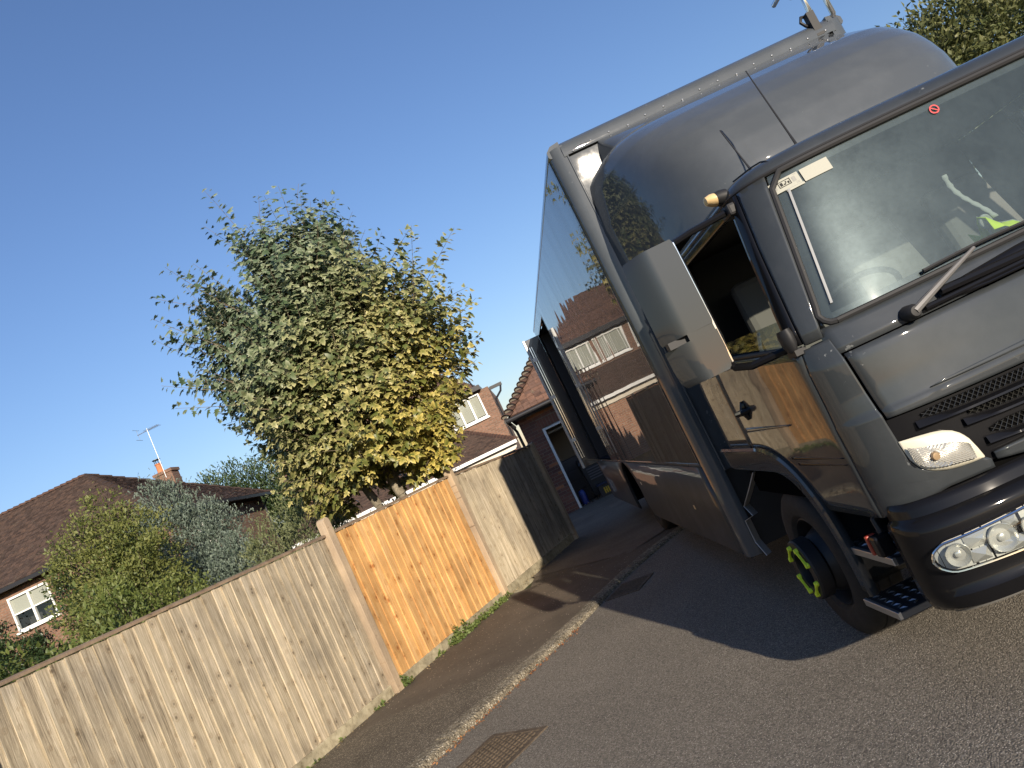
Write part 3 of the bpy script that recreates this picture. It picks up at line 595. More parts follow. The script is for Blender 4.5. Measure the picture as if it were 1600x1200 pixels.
while x < 1.45 - ox: brick(x, x + bh, DZ + 0.015, -0.002, gw, 0.212, M['brick']); x += bh + j        # soldier course over the door
for sgn in (0,):
    for c_ in range(nc):
        z = 0.02 + c_ * (bh + j)
        for k in range(3):                      # return bricks on the side wall near the corner
            y = 0.0 + k * (bw + j) + (0.11 if c_ % 2 else 0)
            o = brick(0, bw, z, 0, gw); o.rotation_euler = (0, 0, math.pi / 2); o.location = (GX0 + 0.1, y + 0.106, z)
s = MB(); t_ = 0.055; s.box(DX0, DX0 + t_, -0.02, 0.14, 0.0, DZ); s.box(DX1 - t_, DX1, -0.02, 0.14, 0.0, DZ); s.box(DX0 + t_, DX1 - t_, -0.02, 0.14, DZ - t_, DZ)
s.build('door_frame', M['upvc'], GA, bev=0.006)
s = MB(); s.box(DX0 + t_, DX1 - t_, 0.3, 2.0, DZ - 0.16, DZ - 0.12); s.build('raised_door', P('grey door panel', (0.35, 0.36, 0.35), 0.6), GA)
s = MB(); s.box(GX0 + 0.23, GX1 - 0.21, 2.6, 2.65, 0, GT); s.build('partition', P('grey plaster', (0.30, 0.29, 0.27), 0.9), GA)
go = 0.16; ea, eb, ec = GX0 - go, GX1 + go, -0.28; gd = 2.9; gz = 2.56; gr = gz + gd * 0.92
s = MB(); s.add([(ea, ec, gz), (eb, ec, gz), (eb, ec + 2 * gd, gz), (ea, ec + 2 * gd, gz), (ea + gd, ec + gd, gr), (eb - gd, ec + gd, gr)], [(0, 1, 5, 4), (1, 2, 5), (2, 3, 4, 5), (3, 0, 4), (3, 2, 1, 0)])
g_r = s.build('roof', M['tile'], GA)
# single plain tiles where they can be told apart, joined courses beyond
gsl = math.hypot(gd, gr - gz); ca = gd / gsl; tm = MB(); ex_ = 0.115
tme = []
for mk in range(3):
    q = MB(); q.add([(-.5 * 0.168, 0, 0), (.5 * 0.168, 0, 0), (.5 * 0.168, 0.15, -0.004), (-.5 * 0.168, 0.15, -0.004), (-.5 * 0.168, 0, 0.018), (.5 * 0.168, 0, 0.018), (.5 * 0.168, 0.15, 0.006), (-.5 * 0.168, 0.15, 0.006)], [(4, 5, 6, 7), (0, 1, 5, 4), (0, 4, 7, 3), (1, 2, 6, 5)])
    me = bpy.data.meshes.new('roof_tile'); me.from_pydata(q.v, [], q.f); me.update(); a_ = me.attributes.new('rnd', 'FLOAT', 'POINT'); a_.data.foreach_set('value', [0.2 + 0.35 * mk] * 8); me.materials.append(M['tile']); tme.append(me)
an = math.atan2(gr - gz, gd); nt_ = 0
for i in range(int(gsl / ex_)):
    d_ = i * ex_; x = ea + d_ * ca + (0.085 if i % 2 else 0.17)
    while x < min(1.7 - ox, eb - d_ * ca) and nt_ < 290:
        o = bpy.data.objects.new('roof_tile', tme[random.randrange(3)]); COL.objects.link(o); o.parent = g_r
        o.location = (x, ec + d_ * ca - math.sin(an) * 0.012, gz + d_ * math.sin(an) + math.cos(an) * 0.012 + random.uniform(0, 0.005)); o.rotation_euler = (an, random.uniform(-0.02, 0.02), 0); nt_ += 1
        x += 0.172
roof_tiles('further_tiles', (1.62 - ox, ec, gz), (eb, ec, gz), (0, gd, gr - gz), lambda d_: max(0, ea + d_ * ca - (1.62 - ox)), lambda d_: eb - d_ * ca - (1.62 - ox), int(gsl / ex_), 0.172, ex_, M['tile'], g_r)
# bonnet tiles curling up the near hip
pa, pb = Vector((ea, ec, gz + 0.02)), Vector((ea + gd, ec + gd, gr + 0.02)); d_ = (pb - pa).normalized(); side = d_.cross(Vector((0, 0, 1))).normalized(); upv = side.cross(d_); n_ = 27; beds = MB()
for i in range(n_):
    p = pa + (pb - pa) * (i / n_); rows = []
    for u, rr, lf in ((-0.02, 0.15, 0.075), (0.06, 0.125, 0.045), (0.2, 0.09, 0.0)):
        rows.append([tuple(p + d_ * u + side * rr * math.cos(a) + upv * (rr * 0.62 * math.sin(a) + lf - 0.05)) for a in [math.pi * k / 8 for k in range(9)]])
    s = MB(); s.grid(rows); o = s.build('bonnet_tile', M['tile'], g_r, True, 50, solid=0.014)
    q_ = [p + d_ * -0.004 + side * 0.135 * math.cos(a) + upv * (0.135 * 0.60 * math.sin(a) + 0.015) for a in [math.pi * k / 8 for k in range(9)]]; beds.add([tuple(v_) for v_ in q_], [tuple(range(9))])
tag(beds.build('mortar_beds', P('pale mortar', (0.50, 0.43, 0.33), 0.95), g_r), kind='stuff')
s = MB(); s.tube([(ea - 0.05, ec - 0.06, gz - 0.06), (eb, ec - 0.06, gz - 0.06)], 0.055, 10); s.build('gutter', M['black_gutter'], GA, True)
s = MB(); s.tube([(ea - 0.05, ec - 0.06, gz - 0.06), (ea - 0.05, ec + 5, gz - 0.06)], 0.055, 10); s.tube([(ea - 0.02, ec + 0.06, gz - 0.08), (GX0 - 0.1, 0.05, gz - 0.35), (GX0 - 0.06, 0.08, 0)], 0.035, 8); s.build('side_gutter', M['black_gutter'], GA, True)
s = MB(); s.box(GX0 - 0.02, GX1, -0.16, -0.12, GT + 0.0, gz - 0.01); s.build('fascia', M['black_gutter'], GA)

# things standing in the garage doorway
o = empty('wheelie_bin', (0.85, 18.15, 0.03)); tag(o, 'black plastic bin with a vented front in the garage doorway', 'bin')
M['binblack'] = P('black bin plastic', (0.025, 0.027, 0.03), 0.45)
s = MB(); s.add([(-.22, -.22, 0.06), (.22, -.22, 0.06), (.22, .22, 0.06), (-.22, .22, 0.06), (-.28, -.28, 0.85), (.28, -.28, 0.85), (.28, .28, 0.85), (-.28, .28, 0.85)], [(0, 1, 2, 3), (0, 4, 5, 1), (1, 5, 6, 2), (2, 6, 7, 3), (3, 7, 4, 0), (4, 7, 6, 5)]); s.build('body', M['binblack'], o, bev=0.02)
s = MB(); s.add([(-.31, -.32, 0.855), (.31, -.32, 0.855), (.31, .31, 0.855), (-.31, .31, 0.855), (-.27, -.27, 0.94), (.27, -.27, 0.94), (.27, .27, 0.98), (-.27, .27, 0.98)], [(0, 1, 2, 3), (0, 4, 5, 1), (1, 5, 6, 2), (2, 6, 7, 3), (3, 7, 4, 0), (4, 7, 6, 5)]); s.build('lid', M['binblack'], o, bev=0.015)
for k in range(5): s = MB(); s.box(-.16, .16, -.275, -.245, 0.45 + k * 0.06, 0.475 + k * 0.06); s.build('vent_slat', P('grey slat', (0.10, 0.10, 0.11), 0.5), o)
for sx in (-1, 1): s = MB(); s.lathe([(0.01, -0.03), (0.08, -0.03), (0.08, 0.03), (0.01, 0.03)], lambda a, b_, c_, sx=sx: (sx * 0.19 + b_, 0.24 + a, 0.08 + c_), 16); s.build('wheel', M['binblack'], o, True, 40)
o = empty('gas_bottle', (0.36, 17.85, 0.03)); tag(o, 'small blue bottle standing inside the white door frame', 'bottle')
s = MB(); s.lathe([(0.01, 0), (0.075, 0.0), (0.08, 0.03), (0.08, 0.26), (0.06, 0.33), (0.03, 0.35), (0.01, 0.35)], lambda a, b_, c_: (a, c_, b_), 18); s.build('body', P('blue enamel', (0.02, 0.04, 0.20), 0.4), o, True, 50)
s = MB(); s.lathe([(0.005, 0.345), (0.022, 0.345), (0.022, 0.39), (0.005, 0.39)], lambda a, b_, c_: (a, c_, b_), 12); s.build('cap', M['binblack'], o, True, 50)
o = empty('storage_box', (0.98, 17.72, 0.03)); tag(o, 'dark box with a yellow mark on its side in the garage doorway', 'box')
s = MB(); s.box(-.24, .24, -.15, .15, 0, .26); s.build('body', P('dark box', (0.035, 0.028, 0.026), 0.6), o, bev=0.012)
s = MB(); s.box(-.25, .25, -.16, .16, .262, .30); s.build('lid', P('navy lid', (0.02, 0.022, 0.05), 0.5), o, bev=0.01)
s = MB()
for q in ((-.13, -.10), (-.08, -.05), (-.03, 0.0)): s.box(q[0], q[1], -.154, -.150, .06, .20)
s.box(-.10, -.08, -.154, -.150, .12, .14); s.build('yellow_mark', P('yellow print', (0.55, 0.35, 0.02), 0.6), o)
for k, (x, y, h, cc, nm, lb) in enumerate(((0.45, 18.6, 1.1, (0.04, 0.04, 0.045), 'tool_chest', 'tall dark tool chest at the back of the garage doorway'), (1.45, 18.5, 0.75, (0.06, 0.06, 0.065), 'crate', 'grey crate right of the bin in the garage'))):
    o = empty(nm, (x, y, 0.03)); tag(o, lb, 'box'); mt = P(nm, cc, 0.5)
    s = MB(); s.box(-.25, .25, -.2, .2, 0, h); b_ = s.build('body', mt, o, bev=0.015)
    for q in range(4): s = MB(); s.box(-.22, .22, -.215, -.203, 0.08 + q * h / 4.4, 0.08 + q * h / 4.4 + h / 5.2); s.build('drawer', mt, o, bev=0.006)
PV = np.stack([RS.uniform(0.35, 1.6, 260), RS.uniform(17.62, 17.95, 260), RS.uniform(0.03, 0.05, 260)], 1)
o = scatter('fallen_leaves', OVAL_V, OVAL_F, OVAL_E, PV, rotmats(260, RS.normal(size=(260, 3)) + [0, 0, 2]), RS.uniform(0.04, 0.08, 260), leafmat('pale dead leaves', (0.16, 0.09, 0.05), (0.4, 0.35, 0.28), (0.32, 0.27, 0.22), 0.1))
tag(o, 'pale dead leaves blown along the garage threshold', 'leaves', kind='stuff')

# ------------------------------------------------------------------ the truck
YAW = math.radians(1.57); TC = 2.33; RY = 8.0
def tw(x, y, z=0.0): X = x + TC; return (X * math.cos(YAW) - y * math.sin(YAW), X * math.sin(YAW) + y * math.cos(YAW), z)
TR = empty('box_truck', tw(0, RY, 0), YAW); tag(TR, 'dark grey box-bodied truck parked half on the footway, facing the camera', 'truck')
def paint(name, col, wave=0.0, dust=0.06, rough=0.5, metal=0.0):
    m, t, b = _new(name); v = coords(t)
    n = noise(t, v, 3.0, 6, 0.65); n2 = noise(t, v, 90, 3, 0.6)
    c = mix(t, ramp(t, n, [(0.45, (0, 0, 0)), (0.8, (dust * 4, dust * 4, dust * 4))]), col, tuple(min(1, q * 1.5 + 0.05) for q in col))
    ch = noise(t, v, 26, 3, 0.7); wh = noise(t, v, 2.1, 3, 0.6)
    c = mix(t, mth(t, 'MULTIPLY', ramp(t, ch, [(0.66, (0, 0, 0)), (0.70, (0.6, 0.6, 0.6))]), ramp(t, wh, [(0.56, (0, 0, 0)), (0.62, (1, 1, 1))])), c, (0.22, 0.23, 0.23))
    setc(t, b, c); b.inputs['Metallic'].default_value = metal; b.inputs['Roughness'].default_value = rough
    b.inputs['Specular IOR Level'].default_value = 0.08; b.inputs['Coat Weight'].default_value = 0.85; b.inputs['Coat IOR'].default_value = 1.5
    setc(t, b, ramp(t, n, [(0.4, (0.012, 0.012, 0.012)), (0.75, (0.04, 0.04, 0.04))]), 'Coat Roughness')
    if wave:
        w = coords(t, (1, 1.0, 0.22)); h = noise(t, w, 2.4, 1, 0.4)
        bp = nd(t, 'ShaderNodeBump'); bp.inputs['Strength'].default_value = 1.0; bp.inputs['Distance'].default_value = wave
        t.links.new(h, bp.inputs['Height']); t.links.new(bp.outputs[0], b.inputs['Coat Normal']); t.links.new(bp.outputs[0], b.inputs['Normal'])
    return m
GREY = (0.029, 0.033, 0.036)
M['paint'] = paint('dark grey truck paint', GREY, 0.0)
M['paint_side'] = paint('dark grey body side paint', (0.030, 0.032, 0.035), 0.006, 0.02)
M['paint_skirt'] = paint('satin skirt paint', (0.040, 0.041, 0.041), 0.003, 0.1); M['paint_skirt'].node_tree.nodes['Principled BSDF'].inputs['Coat Weight'].default_value = 0.35
M['paint_box'] = paint('grey moulded body paint', (0.062, 0.069, 0.075), 0.002)
M['blk'] = P('gloss black plastic', (0.006, 0.006, 0.007), 0.5, 0, 0.45, 0.04, croug=0.05)
M['blkm'] = P('matt black plastic', (0.014, 0.014, 0.015), 0.6)
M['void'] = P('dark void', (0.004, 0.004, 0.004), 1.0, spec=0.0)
M['rubber'] = grainy('tyre rubber', [(0.3, (0.012, 0.012, 0.012)), (0.7, (0.028, 0.027, 0.025))], 20, 6, 0.8, 0.2, 0.004, 3, 0.2)
M['rim'] = P('dark painted rim', (0.018, 0.018, 0.02), 0.5, 0.3)
M['chrome'] = P('chrome', (0.80, 0.80, 0.80), 0.08, 1.0)
M['mirror'] = P('dark gloss mirror shell', (0.030, 0.034, 0.037), 0.4, 0.0, 0.7, croug=0.015)
M['mirror'].node_tree.nodes['Principled BSDF'].inputs['Coat IOR'].default_value = 1.6; M['mirror'].node_tree.nodes['Principled BSDF'].inputs['Specular IOR Level'].default_value = 0.05
M['alloy'] = P('cast alloy', (0.42, 0.43, 0.44), 0.38, 0.9)
M['checker'] = P('tread plate', (0.10, 0.11, 0.13), 0.35, 0.8)
M['lime'] = P('lime plastic', (0.62, 0.80, 0.04), 0.45)
M['cap'] = P('beige lamp lens', (0.62, 0.44, 0.22), 0.35, 0, 0.3)
M['redlens'] = P('red lens', (0.30, 0.035, 0.018), 0.3, 0, 0.3)
M['bezel'] = P('cream lamp bezel', (0.58, 0.55, 0.44), 0.35, 0.1, 0.3)
M['refl'] = P('lamp reflector', (0.62, 0.61, 0.57), 0.2, 0.6)
M['lens'] = glassmat('clear lamp lens', (1, 1, 1), 0.0)
M['bulb'] = P('amber bulb', (0.30, 0.21, 0.12), 0.25, 0.2)
def dusty(name, dust, tint):
    m, t, b = _new(name); v = coords(t)
    gl = nd(t, 'ShaderNodeBsdfGlossy'); gl.inputs['Roughness'].default_value = 0.035
    tr = nd(t, 'ShaderNodeBsdfTransparent'); tr.inputs[0].default_value = (*tint, 1); df = nd(t, 'ShaderNodeBsdfDiffuse'); df.inputs[0].default_value = (0.50, 0.63, 0.64, 1)
    gr_ = nd(t, 'ShaderNodeBsdfGlossy'); gr_.inputs['Roughness'].default_value = 0.34; gr_.inputs[0].default_value = (0.72, 0.92, 1.0, 1)
    n = noise(t, v, 2.2, 7, 0.65); n2 = noise(t, v, 45, 4, 0.6)
    amt = mth(t, 'MULTIPLY', ramp(t, mth(t, 'ADD', mth(t, 'MULTIPLY', n, 0.8), mth(t, 'MULTIPLY', n2, 0.2)), [(0.3, (0.35, 0.35, 0.35)), (0.75, (1.0, 1.0, 1.0))]), dust)
    m0 = nd(t, 'ShaderNodeMixShader'); t.links.new(tr.outputs[0], m0.inputs[1]); t.links.new(df.outputs[0], m0.inputs[2]); t.links.new(amt, m0.inputs[0])
    m1 = nd(t, 'ShaderNodeMixShader'); t.links.new(fres(t), m1.inputs[0]); t.links.new(m0.outputs[0], m1.inputs[1]); t.links.new(gl.outputs[0], m1.inputs[2])
    m2 = nd(t, 'ShaderNodeMixShader'); t.links.new(mth(t, 'MULTIPLY', amt, 0.36), m2.inputs[0]); t.links.new(m1.outputs[0], m2.inputs[1]); t.links.new(gr_.outputs[0], m2.inputs[2])
    t.links.new(m2.outputs[0], t.nodes['Material Output'].inputs[0]); return m
M['screen'] = dusty('dusty windscreen glass', 0.058, (0.55, 0.62, 0.62))
M['sideglass'] = dusty('tinted side glass', 0.02, (0.45, 0.50, 0.50))
LOC = (0, -RY, 0)
def part(mb, name, mat, parent=TR, **kw):
    if parent is TR: kw['loc'] = LOC
    return mb.build(name, mat, parent, **kw)

# ---- cab skin: a plan curve at every height; panels are patches of it
def lerpz(tab): zs = [q[0] for q in tab]; vs = [q[1] for q in tab]; return lambda z: float(np.interp(z, zs, vs))
class Skin:
    def __init__(s, w, yf, D, n, yr=4.78, off=0.0): s.w, s.yf, s.D, s.n, s.yr, s.off = lerpz(w), lerpz(yf), D, lerpz(n), yr, off
    def poly(s, z):
        w, yf, D, n = s.w(z) - s.off, s.yf(z) + s.off, s.D, s.n(z)
        ph = np.linspace(0, math.pi / 2, 50); r = (np.cos(ph) ** n + np.sin(ph) ** n) ** (-1 / n)
        x = -w * np.cos(ph) * r; y = yf + D - D * np.sin(ph) * r
        ys = np.linspace(s.yr, yf + D, 14)[:-1]; X = np.concatenate([np.full(13, -w), x]); Y = np.concatenate([ys, y])
        X = np.concatenate([X, -X[:-1][::-1]]); Y = np.concatenate([Y, Y[:-1][::-1]])
        S = np.concatenate([[0], np.cumsum(np.hypot(np.diff(X), np.diff(Y)))]); return X, Y, S
    def loc(s, q, X, Y, S):
        k, v = q; mid = len(X) // 2
        if k == 'x': return float(np.interp(v, X[13:-13], S[13:-13]))
        if k == 'l': return float(np.interp(-v, -Y[:mid + 1], S[:mid + 1]))
        return float(np.interp(v, Y[mid:], S[mid:]))
    def patch(s, A, B, zlo, zhi, nf=14, ng=10, mb=None, inset=0.0):
        """A, B: limits ('x', v) across the front or ('l'|'r', y) on the left/right flank, or functions of z; zlo/zhi: numbers or functions of the fraction f"""
        rows = []
        for j_ in range(ng + 1):
            row = []
            for i in range(nf + 1):
                f = i / nf; lo = zlo(f) if callable(zlo) else zlo; hi = zhi(f) if callable(zhi) else zhi; z = lo + (hi - lo) * j_ / ng
                X, Y, S = s.poly(z); a = s.loc(A(z) if callable(A) else A, X, Y, S); b_ = s.loc(B(z) if callable(B) else B, X, Y, S); q = a + (b_ - a) * f
                row.append((float(np.interp(q, S, X)), float(np.interp(q, S, Y)), z))
            rows.append(row)
        m = mb or MB(); m.grid(rows); return m
    def at(s, x, z, out=0.0):
        X, Y, S = s.poly(z); q = s.loc(('x', x), X, Y, S); e = 0.01
        p = Vector((float(np.interp(q, S, X)), float(np.interp(q, S, Y)), z)); p2 = Vector((float(np.interp(q + e, S, X)), float(np.interp(q + e, S, Y)), z))
        n = Vector(((p2 - p).y, -(p2 - p).x, 0)).normalized(); return p + n * out
def flip(mb): m = MB(); m.v = [(-x, y, z) for x, y, z in mb.v]; m.f = [tuple(reversed(f)) for f in mb.f]; return m
WT = [(0.4, 1.13), (0.8, 1.145), (1.2, 1.15), (1.5, 1.148), (1.62, 1.14), (2.0, 1.085), (2.27, 1.035), (2.4, 1.0)]
YT = [(0.75, 2.88), (0.95, 2.865), (1.17, 2.875), (1.20, 2.875), (1.22, 2.885), (1.45, 2.915), (1.50, 2.935), (1.60, 2.965), (2.27, 3.078), (2.4, 3.16)]
NT = [(0.8, 3.6), (1.3, 3.8), (1.6, 4.6), (2.3, 4.6)]
CAB = Skin(WT, YT, 0.36, NT); CABI = Skin(WT, YT, 0.36, NT, off=0.03)
KW = dict(smooth=True, sharp=40)
# dark inner shell below the windows
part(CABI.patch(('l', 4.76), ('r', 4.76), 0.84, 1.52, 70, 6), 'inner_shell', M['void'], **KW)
for sg in (-1, 1):
    fl = (lambda m: m) if sg < 0 else flip
    # door with curved wheel-arch cut-out
    def ARC(y, a=0.70, b=0.705, e=2.7): return 0.43 + b if y > 4.30 else (0.43 + b * (1 - ((4.30 - y) / a) ** e) ** (1 / e) if 4.30 - y < a else 0.43)
    yF, yR = 3.11, 4.30
    dl = lambda f: max(0.815, ARC(yR + (yF - yR) * f))
    door = part(fl(CAB.patch(('l', yR), ('l', yF), dl, lambda f: 1.665 - 0.10 * f, 30, 14)), 'door', M['paint'], solid=0.02, **KW)
    part(fl(CAB.patch(('l', 4.76), ('l', yR + 0.007), lambda f: max(0.9, ARC(4.76 + (4.307 - 4.76) * f)), 2.26, 10, 16)), 'rear_quarter_panel', M['paint'], solid=0.02, **KW)
    # door waist mouldings
    for z0, z1, ya, yb, o_ in ((1.235, 1.262, 4.26, 3.55, 0.010), (1.075, 1.088, 3.75, 3.15, 0.008), (1.045, 1.058, 3.70, 3.15, 0.008)):
        m = MB(); sk = Skin(WT, YT, 0.36, NT, off=-o_); sk.patch(('l', ya), ('l', yb), lambda f, z0=z0, z1=z1: (z0 + z1) / 2 - (z1 - z0) / 2 * (1 - f * 0.8), lambda f, z0=z0, z1=z1: (z0 + z1) / 2 + (z1 - z0) / 2 * (1 - f * 0.8), 16, 2, m)
        part(fl(m), 'waist_moulding', M['paint'] if z0 > 1.2 else M['blk'], door, solid=0.012, **KW)
    # door handle
    m = MB(); m.box(-1.152, -1.148, 4.03, 4.17, 1.31, 1.41); part(fl(m), 'handle_recess', M['blkm'], door, bev=0.002)
    m = MB(); m.tube([(-1.15, 4.20, 1.352), (-1.185, 4.17, 1.352), (-1.188, 4.05, 1.358), (-1.15, 4.01, 1.362)], [0.014, 0.017, 0.017, 0.013], 8); m.tube([(-1.158, 4.09, 1.31), (-1.170, 4.085, 1.36), (-1.158, 4.08, 1.41)], [0.014, 0.026, 0.014], 8); part(fl(m), 'handle', M['blk'], door, **KW)
    # door window: frame strips and glass
    wb = lambda y: 1.672 - 0.115 * (4.25 - y) / 1.1
    fr_ = MB(); CAB.patch(('l', yR), ('l', 3.27), 2.205, 2.262, 20, 3, fr_); CAB.patch(('l', yR), ('l', 4.225), 1.675, 2.203, 4, 10, fr_)
    CAB.patch(lambda z: ('l', 3.16 + 0.13 * (z - 1.58) / 0.65), lambda z: ('l', 3.095 + 0.125 * (z - 1.58) / 0.65), 1.57, 2.262, 4, 12, fr_)
    part(fl(fr_), 'window_frame', M['blk'], door, solid=0.025, **KW)
    gk = Skin(WT, YT, 0.36, NT, off=0.012)
    part(fl(gk.patch(('l', 4.235), lambda z: ('l', 3.15 + 0.13 * (z - 1.58) / 0.65), lambda f: 1.655 - 0.10 * f, lambda f: 1.73 - 0.035 * f, 14, 4)), 'side_window', M['sideglass'], door, **KW)
    m = MB(); m.tube([(-1.152, yR - 0.02, 1.672), (-1.150, 3.7, 1.62), (-1.150, 3.14, 1.572)], 0.011, 8); part(fl(m), 'window_seal', M['blkm'], door, **KW)
    # windscreen pillar
    part(fl(CAB.patch(lambda z: ('l', 3.09 + 0.125 * (z - 1.58) / 0.65), lambda z: ('x', -1.045 + 0.13 * (z - 1.6) / 0.67), 1.56, 2.262, 8, 14)), 'windscreen_pillar', M['paint'], solid=0.02, **KW)
    # corner panel wrapping from the door to the front flap and under the indicator
    LT = lerpz([(-1.017, 1.085), (-0.961, 1.079), (-0.906, 1.071), (-0.875, 1.063), (-0.844, 1.048), (-0.82, 1.025), (-0.804, 0.995), (-0.785, 0.914)])
    LB_ = lerpz([(-1.017, 1.085), (-1.014, 1.035), (-1.009, 1.005), (-0.993, 0.966), (-0.975, 0.948), (-0.953, 0.935), (-0.915, 0.922), (-0.877, 0.916), (-0.83, 0.9125), (-0.785, 0.912)])
    hx = lambda z: ('x', -1.035 + 0.02 * (1.46 - z) / 0.4) if z > 1.085 else ('x', float(np.interp(z, [0.86, 0.905, 0.912, 0.918, 0.93, 0.945, 0.966, 1.005, 1.035, 1.085], [-0.765, -0.765, -0.80, -0.885, -0.94, -0.972, -0.994, -1.010, -1.015, -1.017])))
    m = MB(); CAB.patch(('l', yF - 0.007), hx, lambda f: 0.815 + 0.047 * min(1, f * 1.6), 1.545, 22, 60, m)
    part(fl(m), 'corner_panel', M['paint'], solid=0.018, **KW)
    # indicator lamp let into the corner: cream bezel, ribbed lens, bulb
    def lampcurve(u, v):          # leaf-shaped lamp outline in the front surface
        x = -1.0165 + 0.231 * (u if u > 0.08 else u * u / 0.08 * 0.5 + u * 0.5); z0, z1 = LB_(x), LT(x); return x, z0 + (z1 - z0) * v
    rows = [[tuple(CAB.at(*lampcurve(i / 24, j_ / 10), 0.010 + 0.012 * math.sin(math.pi * j_ / 10) * math.sin(math.pi * i / 24))) for i in range(25)] for j_ in range(11)]
    m = MB(); m.grid(rows); ind = part(fl(m), 'indicator_lamp', M['bezel'], solid=0.006, **KW)
    rows = [[tuple(CAB.at(*lampcurve(0.07 + 0.80 * i / 30, 0.12 + (0.60 - 0.06 * i / 30) * j_ / 16), 0.026 + 0.005 * ((i + j_) % 2) + 0.012 * math.sin(math.pi * j_ / 16) * math.sin(math.pi * i / 30))) for i in range(31)] for j_ in range(17)]
    m = MB(); m.grid(rows); part(fl(m), 'ribbed_lens', M['refl'], ind, solid=0.003)
    p = CAB.at(*lampcurve(0.34, 0.42), 0.040); m = MB(); m.lathe([(0.0, -0.012), (0.014, -0.010), (0.018, 0.0), (0.012, 0.010), (0, 0.013)], lambda a, b_, c_: (p.x + a, p.y + b_, p.z + c_), 14); part(fl(m), 'bulb', M['bulb'], ind, **KW)
    # steps between bumper and wheel
    for z0, xa, ya, yb in ((0.625, -1.145, 3.20, 3.69), (0.355, -1.165, 3.38, 3.715)):
        m = MB(); m.add([(xa, ya, z0), (xa, yb, z0), (xa + 0.40, yb, z0), (xa + 0.40, ya, z0), (xa, ya, z0 - 0.035), (xa, yb, z0 - 0.035), (xa + 0.40, yb, z0 - 0.035), (xa + 0.40, ya, z0 - 0.035)], [(0, 1, 2, 3), (7, 6, 5, 4), (0, 4, 5, 1), (1, 5, 6, 2), (2, 6, 7, 3), (3, 7, 4, 0)])
        st = part(fl(m), 'step', M['checker'], bev=0.005)
        m = MB()
        for i in range(9):
            for j_ in range(6):
                y = ya + 0.04 + (yb - ya - 0.08) * i / 8; x = xa + 0.04 + 0.30 * j_ / 5; c_, s_ = (0.8, 0.6) if (i + j_) % 2 else (0.8, -0.6)
                m.add([(x - 0.018 * c_ - 0.005 * s_, y - 0.018 * s_ + 0.005 * c_, z0 + 0.0005), (x + 0.018 * c_ - 0.005 * s_, y + 0.018 * s_ + 0.005 * c_, z0 + 0.0005), (x + 0.018 * c_ + 0.005 * s_, y + 0.018 * s_ - 0.005 * c_, z0 + 0.0005), (x - 0.018 * c_ + 0.005 * s_, y - 0.018 * s_ - 0.005 * c_, z0 + 0.0005), (x, y, z0 + 0.006)], [(0, 1, 4), (1, 2, 4), (2, 3, 4), (3, 0, 4)])
        tag(part(fl(m), 'tread_studs', M['alloy'], st), kind='stuff')
        m = MB(); m.box(xa - 0.012, xa + 0.006, ya, yb, z0 - 0.03, z0 + 0.004); part(fl(m), 'edge_strip', M['alloy'], st, bev=0.003)
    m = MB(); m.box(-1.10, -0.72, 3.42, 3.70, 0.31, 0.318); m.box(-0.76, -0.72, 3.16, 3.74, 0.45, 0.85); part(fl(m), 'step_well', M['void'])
    # mudguard: a band between the arch lip and the tyre, flat-topped towards the back
    def band(u, a, b, x, e=2.7):
        if u < 0.62:
            an = math.radians(-3 + 93 * u / 0.62); c_, s_ = math.cos(an), math.sin(an); r = (abs(c_) ** e + abs(s_) ** e) ** (-1 / e); return (x, 4.30 - a * c_ * r, 0.43 + b * s_ * r)
        return (x, 4.30 + 0.66 * (u - 0.62) / 0.38, 0.43 + b)
    rows = []
    for k in range(45):
        u = k / 44; rows.append([band(u, 0.715, 0.715, -1.135), band(u, 0.712, 0.712, -1.168), band(u, 0.700, 0.700, -1.176), band(u, 0.69, 0.690, -1.165), band(u, 0.60, 0.585, -1.158), band(u, 0.585, 0.565, -1.145), band(u, 0.58, 0.56, -0.80)])
    m = MB(); m.grid(rows); part(fl(m), 'mudguard', M['paint'], solid=0.006, smooth=True, sharp=30)
    # crumpled flap bracket behind the wheel
    pts = [(-1.12, 4.64, 0.975), (-1.125, 4.86, 0.87), (-1.13, 5.20, 0.72), (-1.12, 5.13, 0.655), (-1.13, 5.36, 0.60), (-1.13, 5.37, 0.44), (-1.12, 5.28, 0.35)]
    m = MB(); m.grid([[(x - 0.022, y - 0.03, z), (x + 0.03, y + 0.03, z - 0.006)] for x, y, z in pts]); part(fl(m), 'mudflap_bracket', P('galvanised strip', (0.34, 0.34, 0.34), 0.6, 0.2), solid=0.006)
    # side marker on a bracket behind the bumper
    m = MB(); m.box(-1.20, -1.13, 3.155, 3.22, 0.655, 0.745); sm = part(fl(m), 'side_marker', M['blk'], bev=0.012)
    m = MB(); m.box(-1.205, -1.16, 3.223, 3.245, 0.66, 0.745); part(fl(m), 'red_reflector', M['redlens'], sm, bev=0.006)
    m = MB(); m.tube([(-1.15, 3.19, 0.745), (-1.15, 3.20, 0.80), (-1.12, 3.21, 0.83)], 0.012, 6); part(fl(m), 'bracket', M['blkm'], sm)
    # roof marker lamp
    cx, cy, cz = -1.03, 3.36, 2.30
    m = MB(); m.lathe([(0.0, 0.0), (0.045, 0.0), (0.044, 0.03), (0.036, 0.055), (0.0, 0.06)], lambda a, b_, c_: (cx + 0.02 - b_ * 0.95, cy + a * 1.2, cz + c_ * 0.85 + b_ * 0.2), 16); ml = part(fl(m), 'roof_marker_lamp', M['blkm'], **KW)
    m = MB(); m.lathe([(0.0, 0.048), (0.036, 0.05), (0.034, 0.075), (0.022, 0.100), (0.0, 0.106)], lambda a, b_, c_: (cx + 0.02 - b_ * 0.95, cy + a * 1.2, cz + c_ * 0.85 + b_ * 0.2), 16); part(fl(m), 'lens', M['cap'], ml, **KW)
